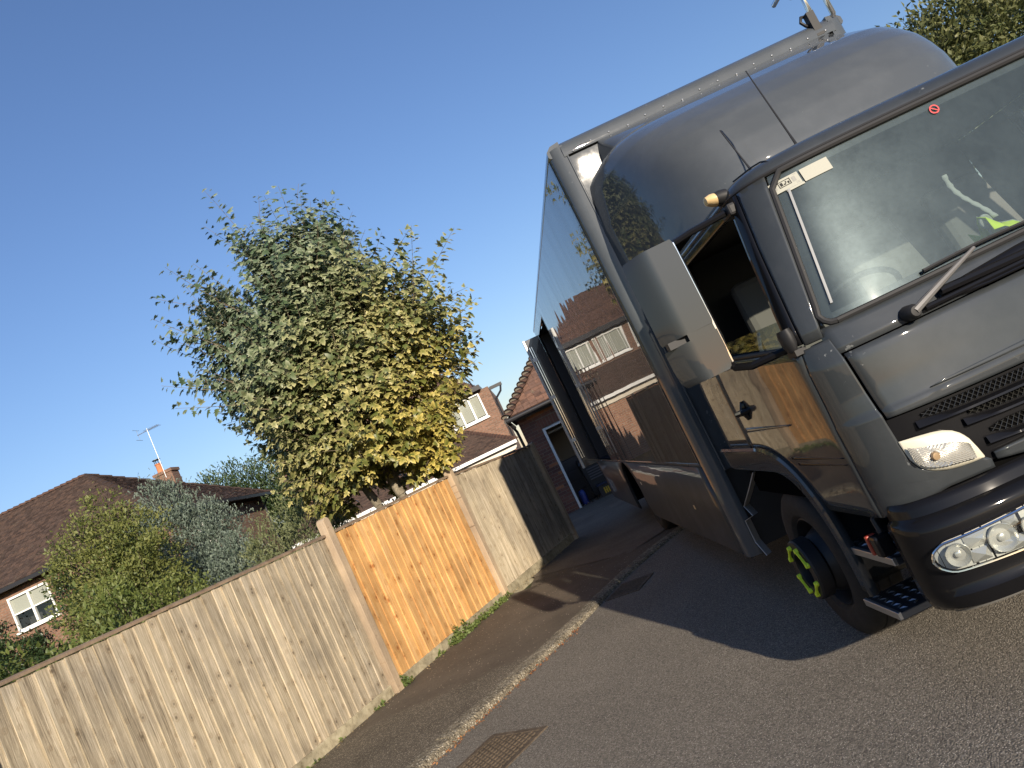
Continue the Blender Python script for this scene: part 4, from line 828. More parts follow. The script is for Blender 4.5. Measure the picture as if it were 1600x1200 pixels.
    # mirrors on their arms
    m = MB(); prof = lambda u: (-1.575 + 0.225 * u, 3.262 + 0.10 * max(0.0, 0.42 - u) ** 1.6 * 4 - 0.008 * u)
    rows = []; lowrows = []
    zz_ = [1.605, 1.615, 1.64, 1.70, 1.785]; zu = [1.815, 1.83, 1.9, 2.0, 2.1, 2.17, 2.205, 2.22]
    def mrow(z, sh):
        out = []
        for i in range(15):
            x, y = prof(i / 14); xm = -1.4625; out.append((xm + (x - xm) * sh, y, z))
        return out + [(-1.365 - (1 - sh) * 0.1, 3.36, z), (-1.56 + (1 - sh) * 0.1, 3.36, z)]
    m.grid([mrow(z, sh) for z, sh in zip(zu, (0.97, 1, 1, 1, 1, 1, 0.98, 0.93))], True); o_ = len(m.v); m.f.append(tuple(range(17))); m.f.append(tuple(range(o_ - 17, o_)))
    mir = part(fl(m), 'mirror', M['mirror'], **KW)
    m = MB(); m.grid([mrow(z, sh) for z, sh in zip(zz_, (0.75, 0.86, 0.95, 1.0, 1.0))], True); o_ = len(m.v); m.f.append(tuple(range(17))); m.f.append(tuple(range(o_ - 17, o_))); part(fl(m), 'lower_shell', M['mirror'], mir, **KW)
    m = MB(); m.box(-1.56, -1.375, 3.29, 3.35, 1.784, 1.816); part(fl(m), 'hinge', M['blkm'], mir)
    m = MB(); m.box(-1.475, -1.357, 3.258, 3.355, 1.78, 1.82); part(fl(m), 'shell_bridge', M['mirror'], mir)
    m = MB(); m.box(-1.355, -1.343, 3.262, 3.37, 1.625, 2.205); part(fl(m), 'chrome_edge', M['chrome'], mir, bev=0.003)
    m = MB(); m.box(-1.55, -1.37, 3.361, 3.366, 1.84, 2.19); part(fl(m), 'mirror_glass', M['chrome'], mir)
    m = MB(); m.tube([(-1.36, 3.31, 2.20), (-1.25, 3.30, 2.215), (-1.06, 3.29, 2.225)], 0.016, 8); m.tube([(-1.35, 3.33, 1.64), (-1.33, 3.34, 1.60), (-1.28, 3.28, 1.575), (-1.13, 3.17, 1.575)], 0.017, 8); m.tube([(-1.335, 3.33, 2.19), (-1.325, 3.345, 2.1), (-1.325, 3.345, 1.75), (-1.34, 3.33, 1.64)], 0.013, 8)
    part(fl(m), 'mirror_arm', M['blk'], mir, **KW)
    m = MB(); m.lathe([(0.0, -0.05), (0.03, -0.045), (0.05, -0.01), (0.052, 0.03), (0.045, 0.055), (0, 0.055)], lambda a, b_, c_: (-1.15 + a * 0.55, 3.13 + c_, 1.60 + b_), 16); m.box(-1.16, -1.11, 3.09, 3.18, 1.535, 1.56); part(fl(m), 'arm_boot', M['blkm'], mir, **KW)
    m = MB(); m.box(-1.075, -1.03, 3.24, 3.36, 2.195, 2.25); part(fl(m), 'arm_bracket', M['blkm'], mir, bev=0.012)

# ---- windscreen, cowl, flap, grille
WSK = Skin(WT, YT, 0.36, NT, off=0.004)
wx = lambda z: -1.035 + 0.13 * (z - 1.6) / 0.67
ws = part(WSK.patch(lambda z: ('x', wx(z)), lambda z: ('x', -wx(z)), 1.605, 2.262, 44, 16), 'windscreen', M['screen'], **KW)
cor = [(wx(1.66), 1.66)] ; ring = []
def wsp(x, z, out): return tuple(CAB.at(x, z, out))
for k in range(21): x = -0.98 + 1.96 * k / 20; ring.append(wsp(x, 1.598, 0.004))
for a in (0.25, 0.55, 0.85): ring.append(wsp(0.985 + 0.045 * math.sin(a * math.pi / 2), 1.598 + 0.06 * (1 - math.cos(a * math.pi / 2)), 0.004))
for k in range(9): z = 1.68 + 0.52 * k / 8; ring.append(wsp(-wx(z), z, 0.004))
for k in range(21): x = 0.86 - 1.72 * k / 20; ring.append(wsp(x, 2.258, 0.004))
for k in range(9): z = 2.20 - 0.52 * k / 8; ring.append(wsp(wx(z), z, 0.004))
for a in (0.85, 0.55, 0.25): ring.append(wsp(-0.985 - 0.045 * math.sin(a * math.pi / 2), 1.598 + 0.06 * (1 - math.cos(a * math.pi / 2)), 0.004))
m = MB(); m.tube(ring + [ring[0]], 0.014, 8, False); part(m, 'seal', M['blkm'], ws, **KW)
# dark printed border inside the glass
bk = Skin(WT, YT, 0.36, NT, off=0.010)
m = MB(); bk.patch(lambda z: ('x', wx(z)), lambda z: ('x', wx(z) + 0.05), 1.61, 2.255, 3, 12, m); bk.patch(lambda z: ('x', -wx(z) - 0.05), lambda z: ('x', -wx(z)), 1.61, 2.255, 3, 12, m); bk.patch(lambda z: ('x', wx(z) + 0.05), lambda z: ('x', -wx(z) - 0.05), 2.215, 2.255, 24, 2, m); bk.patch(lambda z: ('x', wx(z) + 0.05), lambda z: ('x', -wx(z) - 0.05), 1.61, 1.635, 24, 2, m)
part(m, 'printed_border', M['blkm'], ws)
m = MB(); lk = Skin(WT, YT, 0.36, NT, off=-0.004); lk.patch(lambda z: ('x', wx(z) + 0.052), lambda z: ('x', wx(z) + 0.062), 1.67, 2.17, 2, 12, m); part(m, 'edge_strip', P('grey edge strip', (0.22, 0.23, 0.24), 0.4), ws)
# paper labels and a no-smoking roundel on the glass
M['paper'] = P('cream paper label', (0.36, 0.36, 0.31), 0.8)
M['ink'] = P('black print', (0.02, 0.02, 0.02), 0.8); M['inkgrey'] = P('grey print', (0.28, 0.28, 0.26), 0.8); M['redink'] = P('red print', (0.62, 0.05, 0.05), 0.6)
def decal(x0, x1, z0, z1, mat, name, out=0.002, par=ws, sh=0.0):
    m = MB(); m.grid([[wsp(x0 + (x1 - x0) * i / 4 + sh * (z - z0), z, out) for i in range(5)] for z in (z0, z1)]); return part(m, name, mat, par)
decal(-0.9250, -0.8050, 2.170, 2.222, M['paper'], 'paper_label'); decal(-0.8750, -0.8000, 2.160, 2.1695, M['paper'], 'paper_label_tab'); decal(-0.7950, -0.6750, 2.165, 2.222, M['paper'], 'plain_label')
dk = MB()
for x0, x1, z0, z1 in ((-0.8920, -0.8420, 2.186, 2.189), (-0.8920, -0.8890, 2.189, 2.210), (-0.8450, -0.8420, 2.189, 2.210), (-0.8920, -0.8420, 2.2102, 2.213), (-0.8850, -0.8750, 2.192, 2.207), (-0.8710, -0.8630, 2.192, 2.198), (-0.8630, -0.8590, 2.198, 2.207), (-0.8550, -0.8480, 2.192, 2.202)): dk.grid([[wsp(x0, z, 0.003), wsp(x1, z, 0.003)] for z in (z0, z1)])
part(dk, 'label_print', M['ink'], ws)
dk = MB()
for z in (2.176, 2.181, 2.2165): dk.grid([[wsp(-0.9200, q, 0.003), wsp(-0.8120, q, 0.003)] for q in (z, z + 0.0018)])
for x in (-0.9150, -0.8350): dk.grid([[wsp(x, q, 0.003), wsp(x + 0.014, q, 0.003)] for q in (2.188, 2.210)])
part(dk, 'label_small_print', M['inkgrey'], ws)
dk = MB(); c0 = (-0.19, 2.205); ri = [(c0[0] + r * math.cos(a), c0[1] + r * math.sin(a)) for r in (0.015, 0.020) for a in [2 * math.pi * k / 24 for k in range(24)]]
dk.grid([[wsp(x, z, 0.003) for x, z in ri[:24]], [wsp(x, z, 0.003) for x, z in ri[24:]]], True); dk.grid([[wsp(c0[0] - 0.012, c0[1] + 0.009, 0.003), wsp(c0[0] + 0.010, c0[1] - 0.012, 0.003)], [wsp(c0[0] - 0.010, c0[1] + 0.012, 0.003), wsp(c0[0] + 0.012, c0[1] - 0.009, 0.003)]]); part(dk, 'no_smoking_roundel', M['redink'], ws)
dk = MB(); dk.grid([[wsp(c0[0] - 0.010, c0[1] - 0.003, 0.0025), wsp(c0[0] + 0.009, c0[1] - 0.003, 0.0025)], [wsp(c0[0] - 0.010, c0[1] + 0.001, 0.0025), wsp(c0[0] + 0.009, c0[1] + 0.001, 0.0025)]]); part(dk, 'cigarette_symbol', M['ink'], ws)
# cowl below the glass
cw = part(CAB.patch(('x', -1.06), ('x', 1.06), 1.475, 1.592, 40, 4), 'cowl', M['paint'], solid=0.012, **KW)
ck = Skin(WT, YT, 0.36, NT, off=-0.010); part(ck.patch(('x', -0.62), ('x', 0.9), lambda f: 1.487, lambda f: 1.535 + 0.03 * min(1, f * 4), 30, 3), 'cowl_vent', M['blk'], cw, solid=0.008, **KW)
m = MB(); m.tube([wsp(-0.70 + 0.3 * k, 1.497, 0.03) for k in range(3)] , 0.012, 8); m.tube([wsp(-0.62, 1.53, 0.035), wsp(-0.30, 1.522, 0.035), wsp(-0.05, 1.52, 0.03)], 0.018, 8); m.tube([wsp(-0.6, 1.492, 0.012), wsp(-0.45, 1.483, 0.04), wsp(-0.15, 1.483, 0.04), wsp(-0.1, 1.50, 0.012)], 0.006, 6); part(m, 'cowl_rail', M['blk'], cw, **KW)
# wipers
for x0, side_ in ((-0.755, 1), (0.02, 1)):
    pv = Vector(wsp(x0, 1.505, 0.05)); e1 = Vector(wsp(x0 + 0.34 * side_, 1.625, 0.045))
    m = MB(); m.lathe([(0, 0.03), (0.02, 0.028), (0.03, 0.01), (0.032, -0.04), (0, -0.04)], lambda a, b_, c_: (pv.x + a, pv.y - b_, pv.z + c_), 14); wp = part(m, 'wiper', M['blkm'], **KW)
    m = MB(); m.tube([pv + Vector((0, -0.02, 0)), pv.lerp(e1, 0.35) + Vector((0, -0.03, 0.006)), e1], [0.016, 0.013, 0.007], 8); part(m, 'wiper_arm', P('grey wiper arm', (0.16, 0.155, 0.15), 0.4, 0.3), wp, **KW)
    m = MB(); xa, xb = x0 + 0.14, x0 + 0.62; m.tube([wsp(xa + (xb - xa) * k / 8, 1.628 + 0.006 * math.sin(math.pi * k / 8), 0.018) for k in range(9)], 0.008, 6); part(m, 'wiper_blade', M['blkm'], wp, **KW)
# front flap with a pressed crease
hood = MB(); CAB.patch(lambda z: ('x', -1.026 + 0.02 * (1.46 - z) / 0.4), lambda z: ('x', 1.026 - 0.02 * (1.46 - z) / 0.4), 1.228, 1.468, 50, 10, hood)
CAB.patch(lambda z: ('x', -1.0144 + 0.02 * (1.228 - z) / 0.4), lambda z: ('x', 1.0144 - 0.02 * (1.228 - z) / 0.4), lambda f: 1.158 + 0.022 * (2 * abs(f - 0.5)) ** 2, 1.228, 50, 6, hood)
fl_ = part(hood, 'front_flap', M['paint'], solid=0.014, smooth=True, sharp=25)
sk = Skin(WT, YT, 0.36, NT, off=-0.013)
part(sk.patch(('x', -0.83), ('x', 0.83), lambda f: 1.222 - 0.012 * (1 - (2 * f - 1) ** 2) + 0.002, lambda f: 1.226 + 0.012 * (1 - (2 * f - 1) ** 2) ** 0.5, 40, 3), 'pressed_crease', M['paint'], fl_, solid=0.012, **KW)
# black grille field with three mesh slots and lips
GK = Skin(WT, YT, 0.36, NT, off=0.012)
gz0 = lambda f: 0.90 ; gp = part(GK.patch(('x', -1.012), ('x', 1.012), 0.885, lambda f: 1.150 + 0.022 * (2 * abs(f - 0.5)) ** 2, 50, 10), 'grille', M['blk'], **KW)
def gat(x, z, out): return tuple(CAB.at(x, z, out))
for xl, za, zb, lipz in ((0.905, 1.148, 1.112, 1.098), (0.755, 1.088, 1.052, 1.038), (0.715, 1.000, 0.958, 0.944)):
    def slot(u, v, o_, xl=xl, za=za, zb=zb):
        x = -xl + 2 * xl * u; e = min(1, (1 - abs(2 * u - 1)) * 9); sag = 0.016 * (1 - (2 * u - 1) ** 2); mid = (za + zb) / 2 + 0.012 - sag * 1.2
        hh = (za - zb) / 2 * (0.35 + 0.65 * math.sqrt(e)); return gat(x, mid - hh + 2 * hh * v, o_)
    m = MB(); m.grid([[slot(i / 40, v, -0.006) for i in range(41)] for v in (0, 0.5, 1)]); sl2 = part(m, 'grille_slot', M['void'], gp)
    m = MB(); nn = int(2 * xl / 0.022)
    for k in range(nn):
        for a_, b_ in ((0, 1), (1, 0)):
            u0, u1 = k / nn, min(1, (k + 1.5) / nn)
            m.tube([slot(u0 if a_ == 0 else u0, a_, 0.002), slot(u1, b_, 0.002)], 0.0013, 4, False)
    part(m, 'mesh_wire', P('grille wire', (0.13, 0.13, 0.12), 0.3, 0.8), sl2)
    m = MB(); rows = []
    for i in range(41):
        u = i / 40; x = (-xl - 0.03) + (2 * xl + 0.06) * u; e = min(1, (1 - abs(2 * u - 1)) * 6); sag = 0.016 * (1 - (2 * u - 1) ** 2) * 1.2; z = lipz - sag + 0.010
        rows.append([gat(x, z + 0.010 + 0.012 * (1 - e), 0.0), gat(x, z + 0.002, 0.006 + 0.022 * e), gat(x, z - 0.006, 0.010 + 0.020 * e), gat(x, z - 0.014, 0.0)])
    m.grid(rows); part(m, 'grille_lip', M['blk'], gp, **KW)
part(CAB.patch(('x', -0.745), ('x', 0.745), lambda f: 0.845 + 0.04 * (2 * abs(f - .5)) ** 4, lambda f: 0.922 - 0.008 * (2 * abs(f - .5)), 30, 4), 'lower_flap', M['paint'], solid=0.016, **KW)
# roof of the cab
def ringpts(k, z):
    X, Y, S = CAB.poly(2.262); idx = np.linspace(0, S[-1], 70); x = np.interp(idx, S, X); y = np.interp(idx, S, Y); return [(float(a * k), float(4.0 + (b_ - 4.0) * k), z) for a, b_ in zip(x, y)]
m = MB(); rg = [(1.0, 2.264), (1.0, 2.285), (0.985, 2.31), (0.95, 2.333), (0.90, 2.348), (0.8, 2.362), (0.55, 2.384), (0.25, 2.393), (0.02, 2.395)]
m.grid([ringpts(k, z) for k, z in rg], True); rf = part(m, 'cab_roof', M['paint'], **KW)
m = MB(); m.tube([(x * 1.002, 4.0 + (y - 4.0) * 1.002, 2.272) for x, y, z in ringpts(1.0, 2.272)][10:60], 0.009, 6); part(m, 'rain_channel', M['blkm'], rf, **KW)
for sg in (-1, 1):
    rows = [[(sg * 0.90 * k / 1.0, 4.0 + (3.115 - 4.0) * k + 0.03, z + 0.003) for k, z in rg[:6]]]
    m = MB(); m.tube([(sg * (0.86 + 0.05 * (1 - k)), 4.0 + (3.135 - 4.0) * k - 0.0, z + 0.001) for k, z in rg[:7]], 0.004, 5); part(m, 'roof_seam', M['blkm'], rf)
for bx, by, tx, ty, tz, nm in ((-0.49, 3.60, -0.455, 3.78, 2.93, 0.012), (-0.745, 3.60, -0.725, 3.76, 2.70, 0.010)):
    m = MB(); m.lathe([(0, 2.36), (0.035, 2.36), (0.03, 2.385), (0.012, 2.41), (0, 2.41)], lambda a, b_, c_, bx=bx, by=by: (bx + a, by + c_, b_), 12); an_ = part(m, 'antenna', M['blkm'], rf, **KW)
    bz_ = 2.40
    m = MB(); m.tube([(bx, by, bz_), (bx + (tx - bx) * 0.2, by + (ty - by) * 0.2, bz_ + (tz - bz_) * 0.2), (tx, ty, tz)], [0.008, 0.005, 0.003], 6); part(m, 'antenna_whip', M['blkm'], rf)
# rear wall of the cab and interior
LIN = P('dark cab lining', (0.07, 0.066, 0.058), 0.95, spec=0.1); LK = Skin(WT, YT, 0.36, NT, off=0.045)
m = MB(); LK.patch(('l', 4.74), ('l', 4.27), 1.06, 2.25, 4, 6, m); LK.patch(('r', 4.27), ('r', 4.74), 1.06, 2.25, 4, 6, m); m.add([(x * 0.97, 4.0 + (y - 4.0) * 0.97, 2.268) for x, y, z in ringpts(1.0, 2.26)], [tuple(range(70))]); part(m, 'cab_lining', LIN)
m = MB(); m.quad((-1.12, 4.76, 0.85), (1.12, 4.76, 0.85), (1.02, 4.76, 2.28), (-1.02, 4.76, 2.28)); part(m, 'cab_rear_wall', M['blkm'])
M['seat'] = P('grey seat cloth', (0.15, 0.14, 0.125), 0.95); M['dash'] = P('grey dashboard', (0.09, 0.09, 0.088), 0.8); M['trim'] = P('beige cab lining', (0.22, 0.20, 0.165), 0.9)
m = MB(); m.add([(-1.0, 3.02, 1.55), (1.0, 3.02, 1.55), (1.0, 3.38, 1.54), (-1.0, 3.38, 1.54), (-1.0, 3.42, 1.2), (1.0, 3.42, 1.2), (-1.0, 3.05, 1.2), (1.0, 3.05, 1.2)], [(0, 1, 2, 3), (3, 2, 5, 4), (0, 6, 7, 1), (0, 3, 4, 6), (1, 7, 5, 2)]); part(m, 'dashboard', M['dash'], bev=0.02)
m = MB(); m.box(-1.09, 1.09, 3.3, 4.74, 1.0, 1.04); part(m, 'cab_floor', M['blkm'])
for sx in (-0.62, 0.05, 0.66):
    m = MB(); m.box(sx - 0.24, sx + 0.24, 3.85, 4.35, 1.05, 1.42); st = part(m, 'seat', M['seat'], bev=0.05)
    m = MB(); m.add([(sx - 0.23, 4.28, 1.40), (sx + 0.23, 4.28, 1.40), (sx + 0.23, 4.42, 1.40), (sx - 0.23, 4.42, 1.40), (sx - 0.18, 4.46, 2.02), (sx + 0.18, 4.46, 2.02), (sx + 0.18, 4.56, 2.02), (sx - 0.18, 4.56, 2.02)], [(3, 2, 1, 0), (4, 5, 6, 7), (0, 1, 5, 4), (1, 2, 6, 5), (2, 3, 7, 6), (3, 0, 4, 7)]); part(m, 'backrest', M['seat'], st, bev=0.04)
m = MB(); cx, cy, cz = -0.62, 3.52, 1.62; m.tube([(cx + 0.21 * math.cos(a), cy - 0.10 * math.sin(a), cz + 0.185 * math.sin(a) * 0.6) for a in [2 * math.pi * k / 28 for k in range(29)]], 0.014, 8, False); m.tube([(cx - 0.2, cy, cz), (cx, cy + 0.03, cz - 0.05), (cx + 0.2, cy, cz)], 0.014, 6); m.tube([(cx, cy + 0.03, cz - 0.05), (cx, 3.36, 1.42)], 0.03, 8); part(m, 'steering_wheel', M['blkm'], **KW)
m = MB(); m.tube([(-0.98, 4.60, 1.55), (-0.96, 4.60, 1.9)], 0.012, 6); m.tube([(-0.90, 4.2, 1.50), (-0.90, 4.2, 1.62), (-0.86, 4.24, 1.70)], 0.012, 6); part(m, 'seat_belt_bar', M['alloy'])
V_ = empty('hi_vis_vest', tw(0.0, 3.30, 1.555), YAW); tag(V_, 'bright yellow hi-vis vest lying on the dashboard behind the windscreen', 'vest')
m = MB(); rows = []
for i in range(9):
    u = i / 8; rows.append([(-0.12 + 0.34 * u + 0.01 * math.sin(j_ * 2 + i), -0.10 + 0.16 * j_ / 6 + 0.03 * u, 0.012 + 0.16 * (1 - u) ** 1.6 * (0.25 + 0.75 * abs(math.sin(j_ * 0.55 + 0.4))) + 0.012 * math.sin(i * 1.7 + j_ * 1.3)) for j_ in range(7)])
m.grid(rows); m.build('cloth', P('fluorescent yellow cloth', (0.72, 0.92, 0.05), 0.8), V_, True, solid=0.004)
m = MB(); m.grid([[(p[0] + 0.002, p[1], p[2] + 0.005) for p in r[2:4]] for r in rows]); m.build('reflective_tape', P('silver tape', (0.6, 0.6, 0.6), 0.4, 0.5), V_, True, solid=0.002)

ST = empty('lace_strap', tw(-0.14, 3.26, 1.60), YAW); tag(ST, 'pale lace strap with a round rosette hanging behind the windscreen', 'strap')
M['lace'] = P('pale lace', (0.42, 0.42, 0.38), 0.9)
m = MB(); m.grid([[(-0.018 + 0.10 * u ** 1.3 + dx * (1 + 0.25 * math.sin(u * 40)), 0.02 * math.sin(u * 5), 0.36 - 0.26 * u) for dx in (-0.011, 0.0, 0.011)] for u in [k / 20 for k in range(21)]]); m.build('strap', M['lace'], ST, True, solid=0.003)
m = MB(); m.lathe([(0, -0.006), (0.010, -0.008), (0.016, -0.003), (0.022, -0.008), (0.028, -0.003), (0.030, 0.003), (0, 0.004)], lambda a, b_, c_: (0.04 + a, b_ - 0.01, 0.10 + c_ * 1.15), 18); m.build('rosette', M['lace'], ST, True, 30)
m = MB(); m.tube([(0.04, 0, 0.075), (0.045, 0.0, 0.0), (0.05, 0.0, -0.045)], 0.006, 6); m.build('tail', M['lace'], ST)
# ---- bumper and headlamps
BT = [(0.42, 1.13), (0.5, 1.155), (0.78, 1.155), (0.80, 1.135), (0.87, 1.13)]
BY = [(0.43, 2.865), (0.455, 2.80), (0.505, 2.785), (0.525, 2.80), (0.765, 2.80), (0.785, 2.815), (0.80, 2.845), (0.86, 2.865)]
BUM = Skin(BT, BY, 0.33, [(0.4, 4.6), (0.9, 4.6)])
zb_ = [0.43, 0.455, 0.48, 0.505, 0.525, 0.56, 0.62, 0.68, 0.74, 0.765, 0.785, 0.80, 0.83, 0.86]
def bumrows(Z, A, B, n):
    rows = []
    for z in Z:
        X, Y, S = BUM.poly(z); a, b_ = BUM.loc(A, X, Y, S), BUM.loc(B, X, Y, S); q = np.linspace(a, b_, n + 1); rows.append([(float(np.interp(t_, S, X)), float(np.interp(t_, S, Y)), z) for t_ in q])
    return rows
m = MB(); m.grid(bumrows(zb_, ('l', 3.08), ('r', 3.08), 80)); bu = part(m, 'bumper', M['blk'], solid=0.012, **KW)
m = MB(); rows = bumrows([0.405, 0.425], ('l', 3.0), ('r', 3.0), 60); m.grid([[(x * 0.985, y + 0.03, z) for x, y, z in rows[0]], [(x * 0.985, y + 0.03, z + 0.02) for x, y, z in rows[1]]]); part(m, 'lower_lip', P('grey lip plastic', (0.15, 0.145, 0.135), 0.7), bu, solid=0.006, **KW)
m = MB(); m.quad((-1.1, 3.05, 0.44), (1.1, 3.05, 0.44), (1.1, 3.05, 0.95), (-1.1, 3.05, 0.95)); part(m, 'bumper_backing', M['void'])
for x in (-0.66, 0.66):
    q = BUM.at(x, 0.55, 0.001); m = MB(); m.lathe([(0, -0.004), (0.008, -0.003), (0.008, 0.003), (0, 0.003)], lambda a, b_, c_: (q.x + a, q.y + b_, q.z + c_), 10); part(m, 'bolt_cap', M['void'], bu)
m = MB(); m.tube([gat(-0.60, 0.80, -0.04), gat(-0.55, 0.83, -0.02), gat(-0.50, 0.84, -0.03)], 0.012, 6); m.tube([gat(-0.62, 0.80, -0.03), gat(-0.52, 0.79, 0.0)], 0.009, 6); part(m, 'tow_hook', P('grey steel', (0.2, 0.2, 0.19), 0.5, 0.6), bu)
for sg in (-1, 1):
    fl = (lambda m_: m_) if sg < 0 else flip
    def hl(u, v, o_): 
        x = -1.115 + 0.52 * u; rr = min(1.0, math.sqrt(max(0, 1 - (1 - min(1, u / 0.10)) ** 2))); rr2 = min(1.0, math.sqrt(max(0, 1 - (1 - min(1, (1 - u) / 0.10)) ** 2))); hh = 0.057 * min(rr, rr2) * (0.95 + 0.35 * u); z = 0.652 + 0.004 * u - hh + 2 * hh * v
        return tuple(BUM.at(x, z, o_))
    us = [0, 0.003, 0.01, 0.02, 0.035, 0.055, 0.08, 0.11] + [0.11 + 0.78 * k / 20 for k in range(1, 21)] + [0.92, 0.945, 0.965, 0.98, 0.99, 0.997, 1]
    m = MB(); m.grid([[hl(u, v, 0.006) for u in us] for v in (0, 0.25, 0.5, 0.75, 1)]); h_ = part(fl(m), 'headlamp', P('lamp housing silver', (0.62, 0.61, 0.56), 0.3, 0.4), **KW)
    for cu, r, nm in ((0.12, 0.044, 'side_light'), (0.40, 0.052, 'dipped_beam_reflector'), (0.60, 0.036, 'centre_reflector'), (0.80, 0.057, 'main_beam_projector')):
        p = Vector(hl(cu, 0.5, 0.012)); fx = Vector(hl(cu + 0.02, 0.5, 0.012)) - p; ax_ = fx.normalized(); n_ = Vector((ax_.y, -ax_.x, 0))
        def ff(a, b_, c_, p=p, ax_=ax_, n_=n_): q = p + ax_ * a + n_ * b_ + Vector((0, 0, c_)); return (q.x, q.y, q.z)
        m = MB(); m.lathe([(r, 0.014), (r * 0.96, 0.020), (r * 0.88, 0.012), (r * 0.6, -0.001), (r * 0.3, 0.0), (r * 0.24, 0.012), (0.0, 0.016)], ff, 22); pr_ = part(fl(m), nm, M['refl'], h_, smooth=True, sharp=28)
        if nm == 'main_beam_projector': m = MB(); m.lathe([(r * 0.8, 0.010), (r * 0.65, 0.026), (r * 0.35, 0.034), (0, 0.036)], ff, 22); part(fl(m), 'projector_lens', P('projector glass', (0.25, 0.28, 0.30), 0.03, 0.6, 1.0), h_, **KW)
    for cu, cv, du, dv in ((0.24, 0.25, 0.06, 0.2), (0.26, 0.72, 0.08, 0.22), (0.48, 0.2, 0.10, 0.18), (0.50, 0.8, 0.05, 0.14), (0.66, 0.25, 0.06, 0.25), (0.70, 0.8, 0.04, 0.12)):
        m = MB(); a = [hl(cu - du, cv - dv, 0.010), hl(cu + du, cv - dv, 0.010), hl(cu + du, cv + dv, 0.010), hl(cu - du, cv + dv, 0.010), hl(cu + du * 0.3, cv, 0.028)]; m.add(a, [(0, 1, 4), (1, 2, 4), (2, 3, 4), (3, 0, 4)]); part(fl(m), 'facet', M['refl'], h_)
    m = MB(); m.grid([[hl(u, v, 0.034 + 0.012 * math.sin(math.pi * v)) for u in us] for v in (0, 0.12, 0.3, 0.5, 0.7, 0.88, 1)]); part(fl(m), 'lens', M['lens'], h_, **KW)
    lo = [hl(u, 0, 0.03) for u in us] + [hl(u, 1, 0.03) for u in reversed(us)]
    m = MB(); m.tube(lo + [lo[0]], 0.005, 6, False); part(fl(m), 'lens_rim', M['chrome'], h_, **KW)

# ---- wheels
def wheel(xf, yc, r, sgx, front, name='wheel'):
    """xf: outer tyre face, sgx: -1 for the left flank"""
    w = 0.245
    f = lambda a, b_, c_: (sgx * (xf - b_), yc + a, r + c_)          # b_: depth inwards
    m = MB(); m.lathe([(r * 0.60, 0.030), (r * 0.66, 0.006), (r * 0.78, -0.006), (r * 0.90, 0.004), (r * 0.965, 0.022), (r * 0.985, 0.034), (r, 0.05), (r, 0.085), (r * 0.985, 0.088), (r * 0.985, 0.096), (r, 0.099), (r, 0.145), (r * 0.985, 0.148), (r * 0.985, 0.156), (r, 0.159), (r, w - 0.05), (r * 0.97, w - 0.02), (r * 0.8, w), (r * 0.6, w - 0.02)], f, 56)
    tl = part(m, name, M['rubber'], smooth=True, sharp=28)
    if front: prof = [(r * 0.61, 0.028), (r * 0.585, 0.020), (r * 0.56, 0.05), (r * 0.53, 0.11), (r * 0.47, 0.10), (r * 0.42, 0.05), (r * 0.36, -0.005), (r * 0.24, -0.02), (r * 0.20, -0.05), (0, -0.06)]
    else: prof = [(r * 0.61, 0.028), (r * 0.585, 0.020), (r * 0.56, 0.06), (r * 0.5, 0.15), (r * 0.3, 0.17), (r * 0.27, 0.08), (0, 0.07)]
    m = MB(); m.lathe(prof, f, 40); part(m, 'rim', M['rim'], tl, smooth=True, sharp=30)
    if front:
        m = MB(); m.lathe([(r * 0.30, -0.02), (r * 0.405, -0.02), (r * 0.405, -0.085), (r * 0.385, -0.095), (r * 0.235, -0.095), (r * 0.23, -0.085), (r * 0.23, -0.03)], f, 40); part(m, 'hub_ring', M['rim'], tl, smooth=True, sharp=30)
        for k in range(8):
            a = 2 * math.pi * (k + 0.5) / 8; ca_, sa_ = math.cos(a), math.sin(a); rr = r * 0.32; tgt = a + (1 if k % 2 == 0 else -1) * math.pi / 8 
            m = MB(); m.lathe([(0, -0.116), (0.013, -0.114), (0.015, -0.10), (0.015, -0.094)], lambda p, b_, q: f(rr * ca_ + p, b_, rr * sa_ + q), 10)
            e = (rr * 0.93 * math.cos(tgt), rr * 0.93 * math.sin(tgt)); px, pz = -sa_, ca_
            dx, dz = e[0] - rr * ca_, e[1] - rr * sa_; ln = math.hypot(dx, dz); nx_, nz_ = -dz / ln, dx / ln
            tri = [(rr * ca_ + nx_ * 0.012, rr * sa_ + nz_ * 0.012), (rr * ca_ - nx_ * 0.012, rr * sa_ - nz_ * 0.012), (e[0] - nx_ * 0.003, e[1] - nz_ * 0.003), (e[0] + nx_ * 0.003, e[1] + nz_ * 0.003)]
            m.add([f(q[0], -0.112, q[1]) for q in tri] + [f(q[0], -0.100, q[1]) for q in tri], [(0, 1, 2, 3), (4, 7, 6, 5), (0, 4, 5, 1), (1, 5, 6, 2), (2, 6, 7, 3), (3, 7, 4, 0)])
            part(m, 'nut_indicator', M['lime'], tl)
    else:
        for k in range(8): a = 2 * math.pi * k / 8; m = MB(); m.lathe([(0, 0.12), (0.016, 0.122), (0.018, 0.17)], lambda p, b_, q, a=a: f(r * 0.4 * math.cos(a) + p, b_, r * 0.4 * math.sin(a) + q), 8); part(m, 'wheel_nut', M['rim'], tl)
    return tl
for sg in (-1, 1):
    wheel(1.115, 4.30, 0.425, sg, True, 'front_wheel'); wheel(1.10, 10.05, 0.425, sg, False, 'rear_wheel'); wheel(0.80, 10.05, 0.425, sg, False, 'inner_rear_wheel')
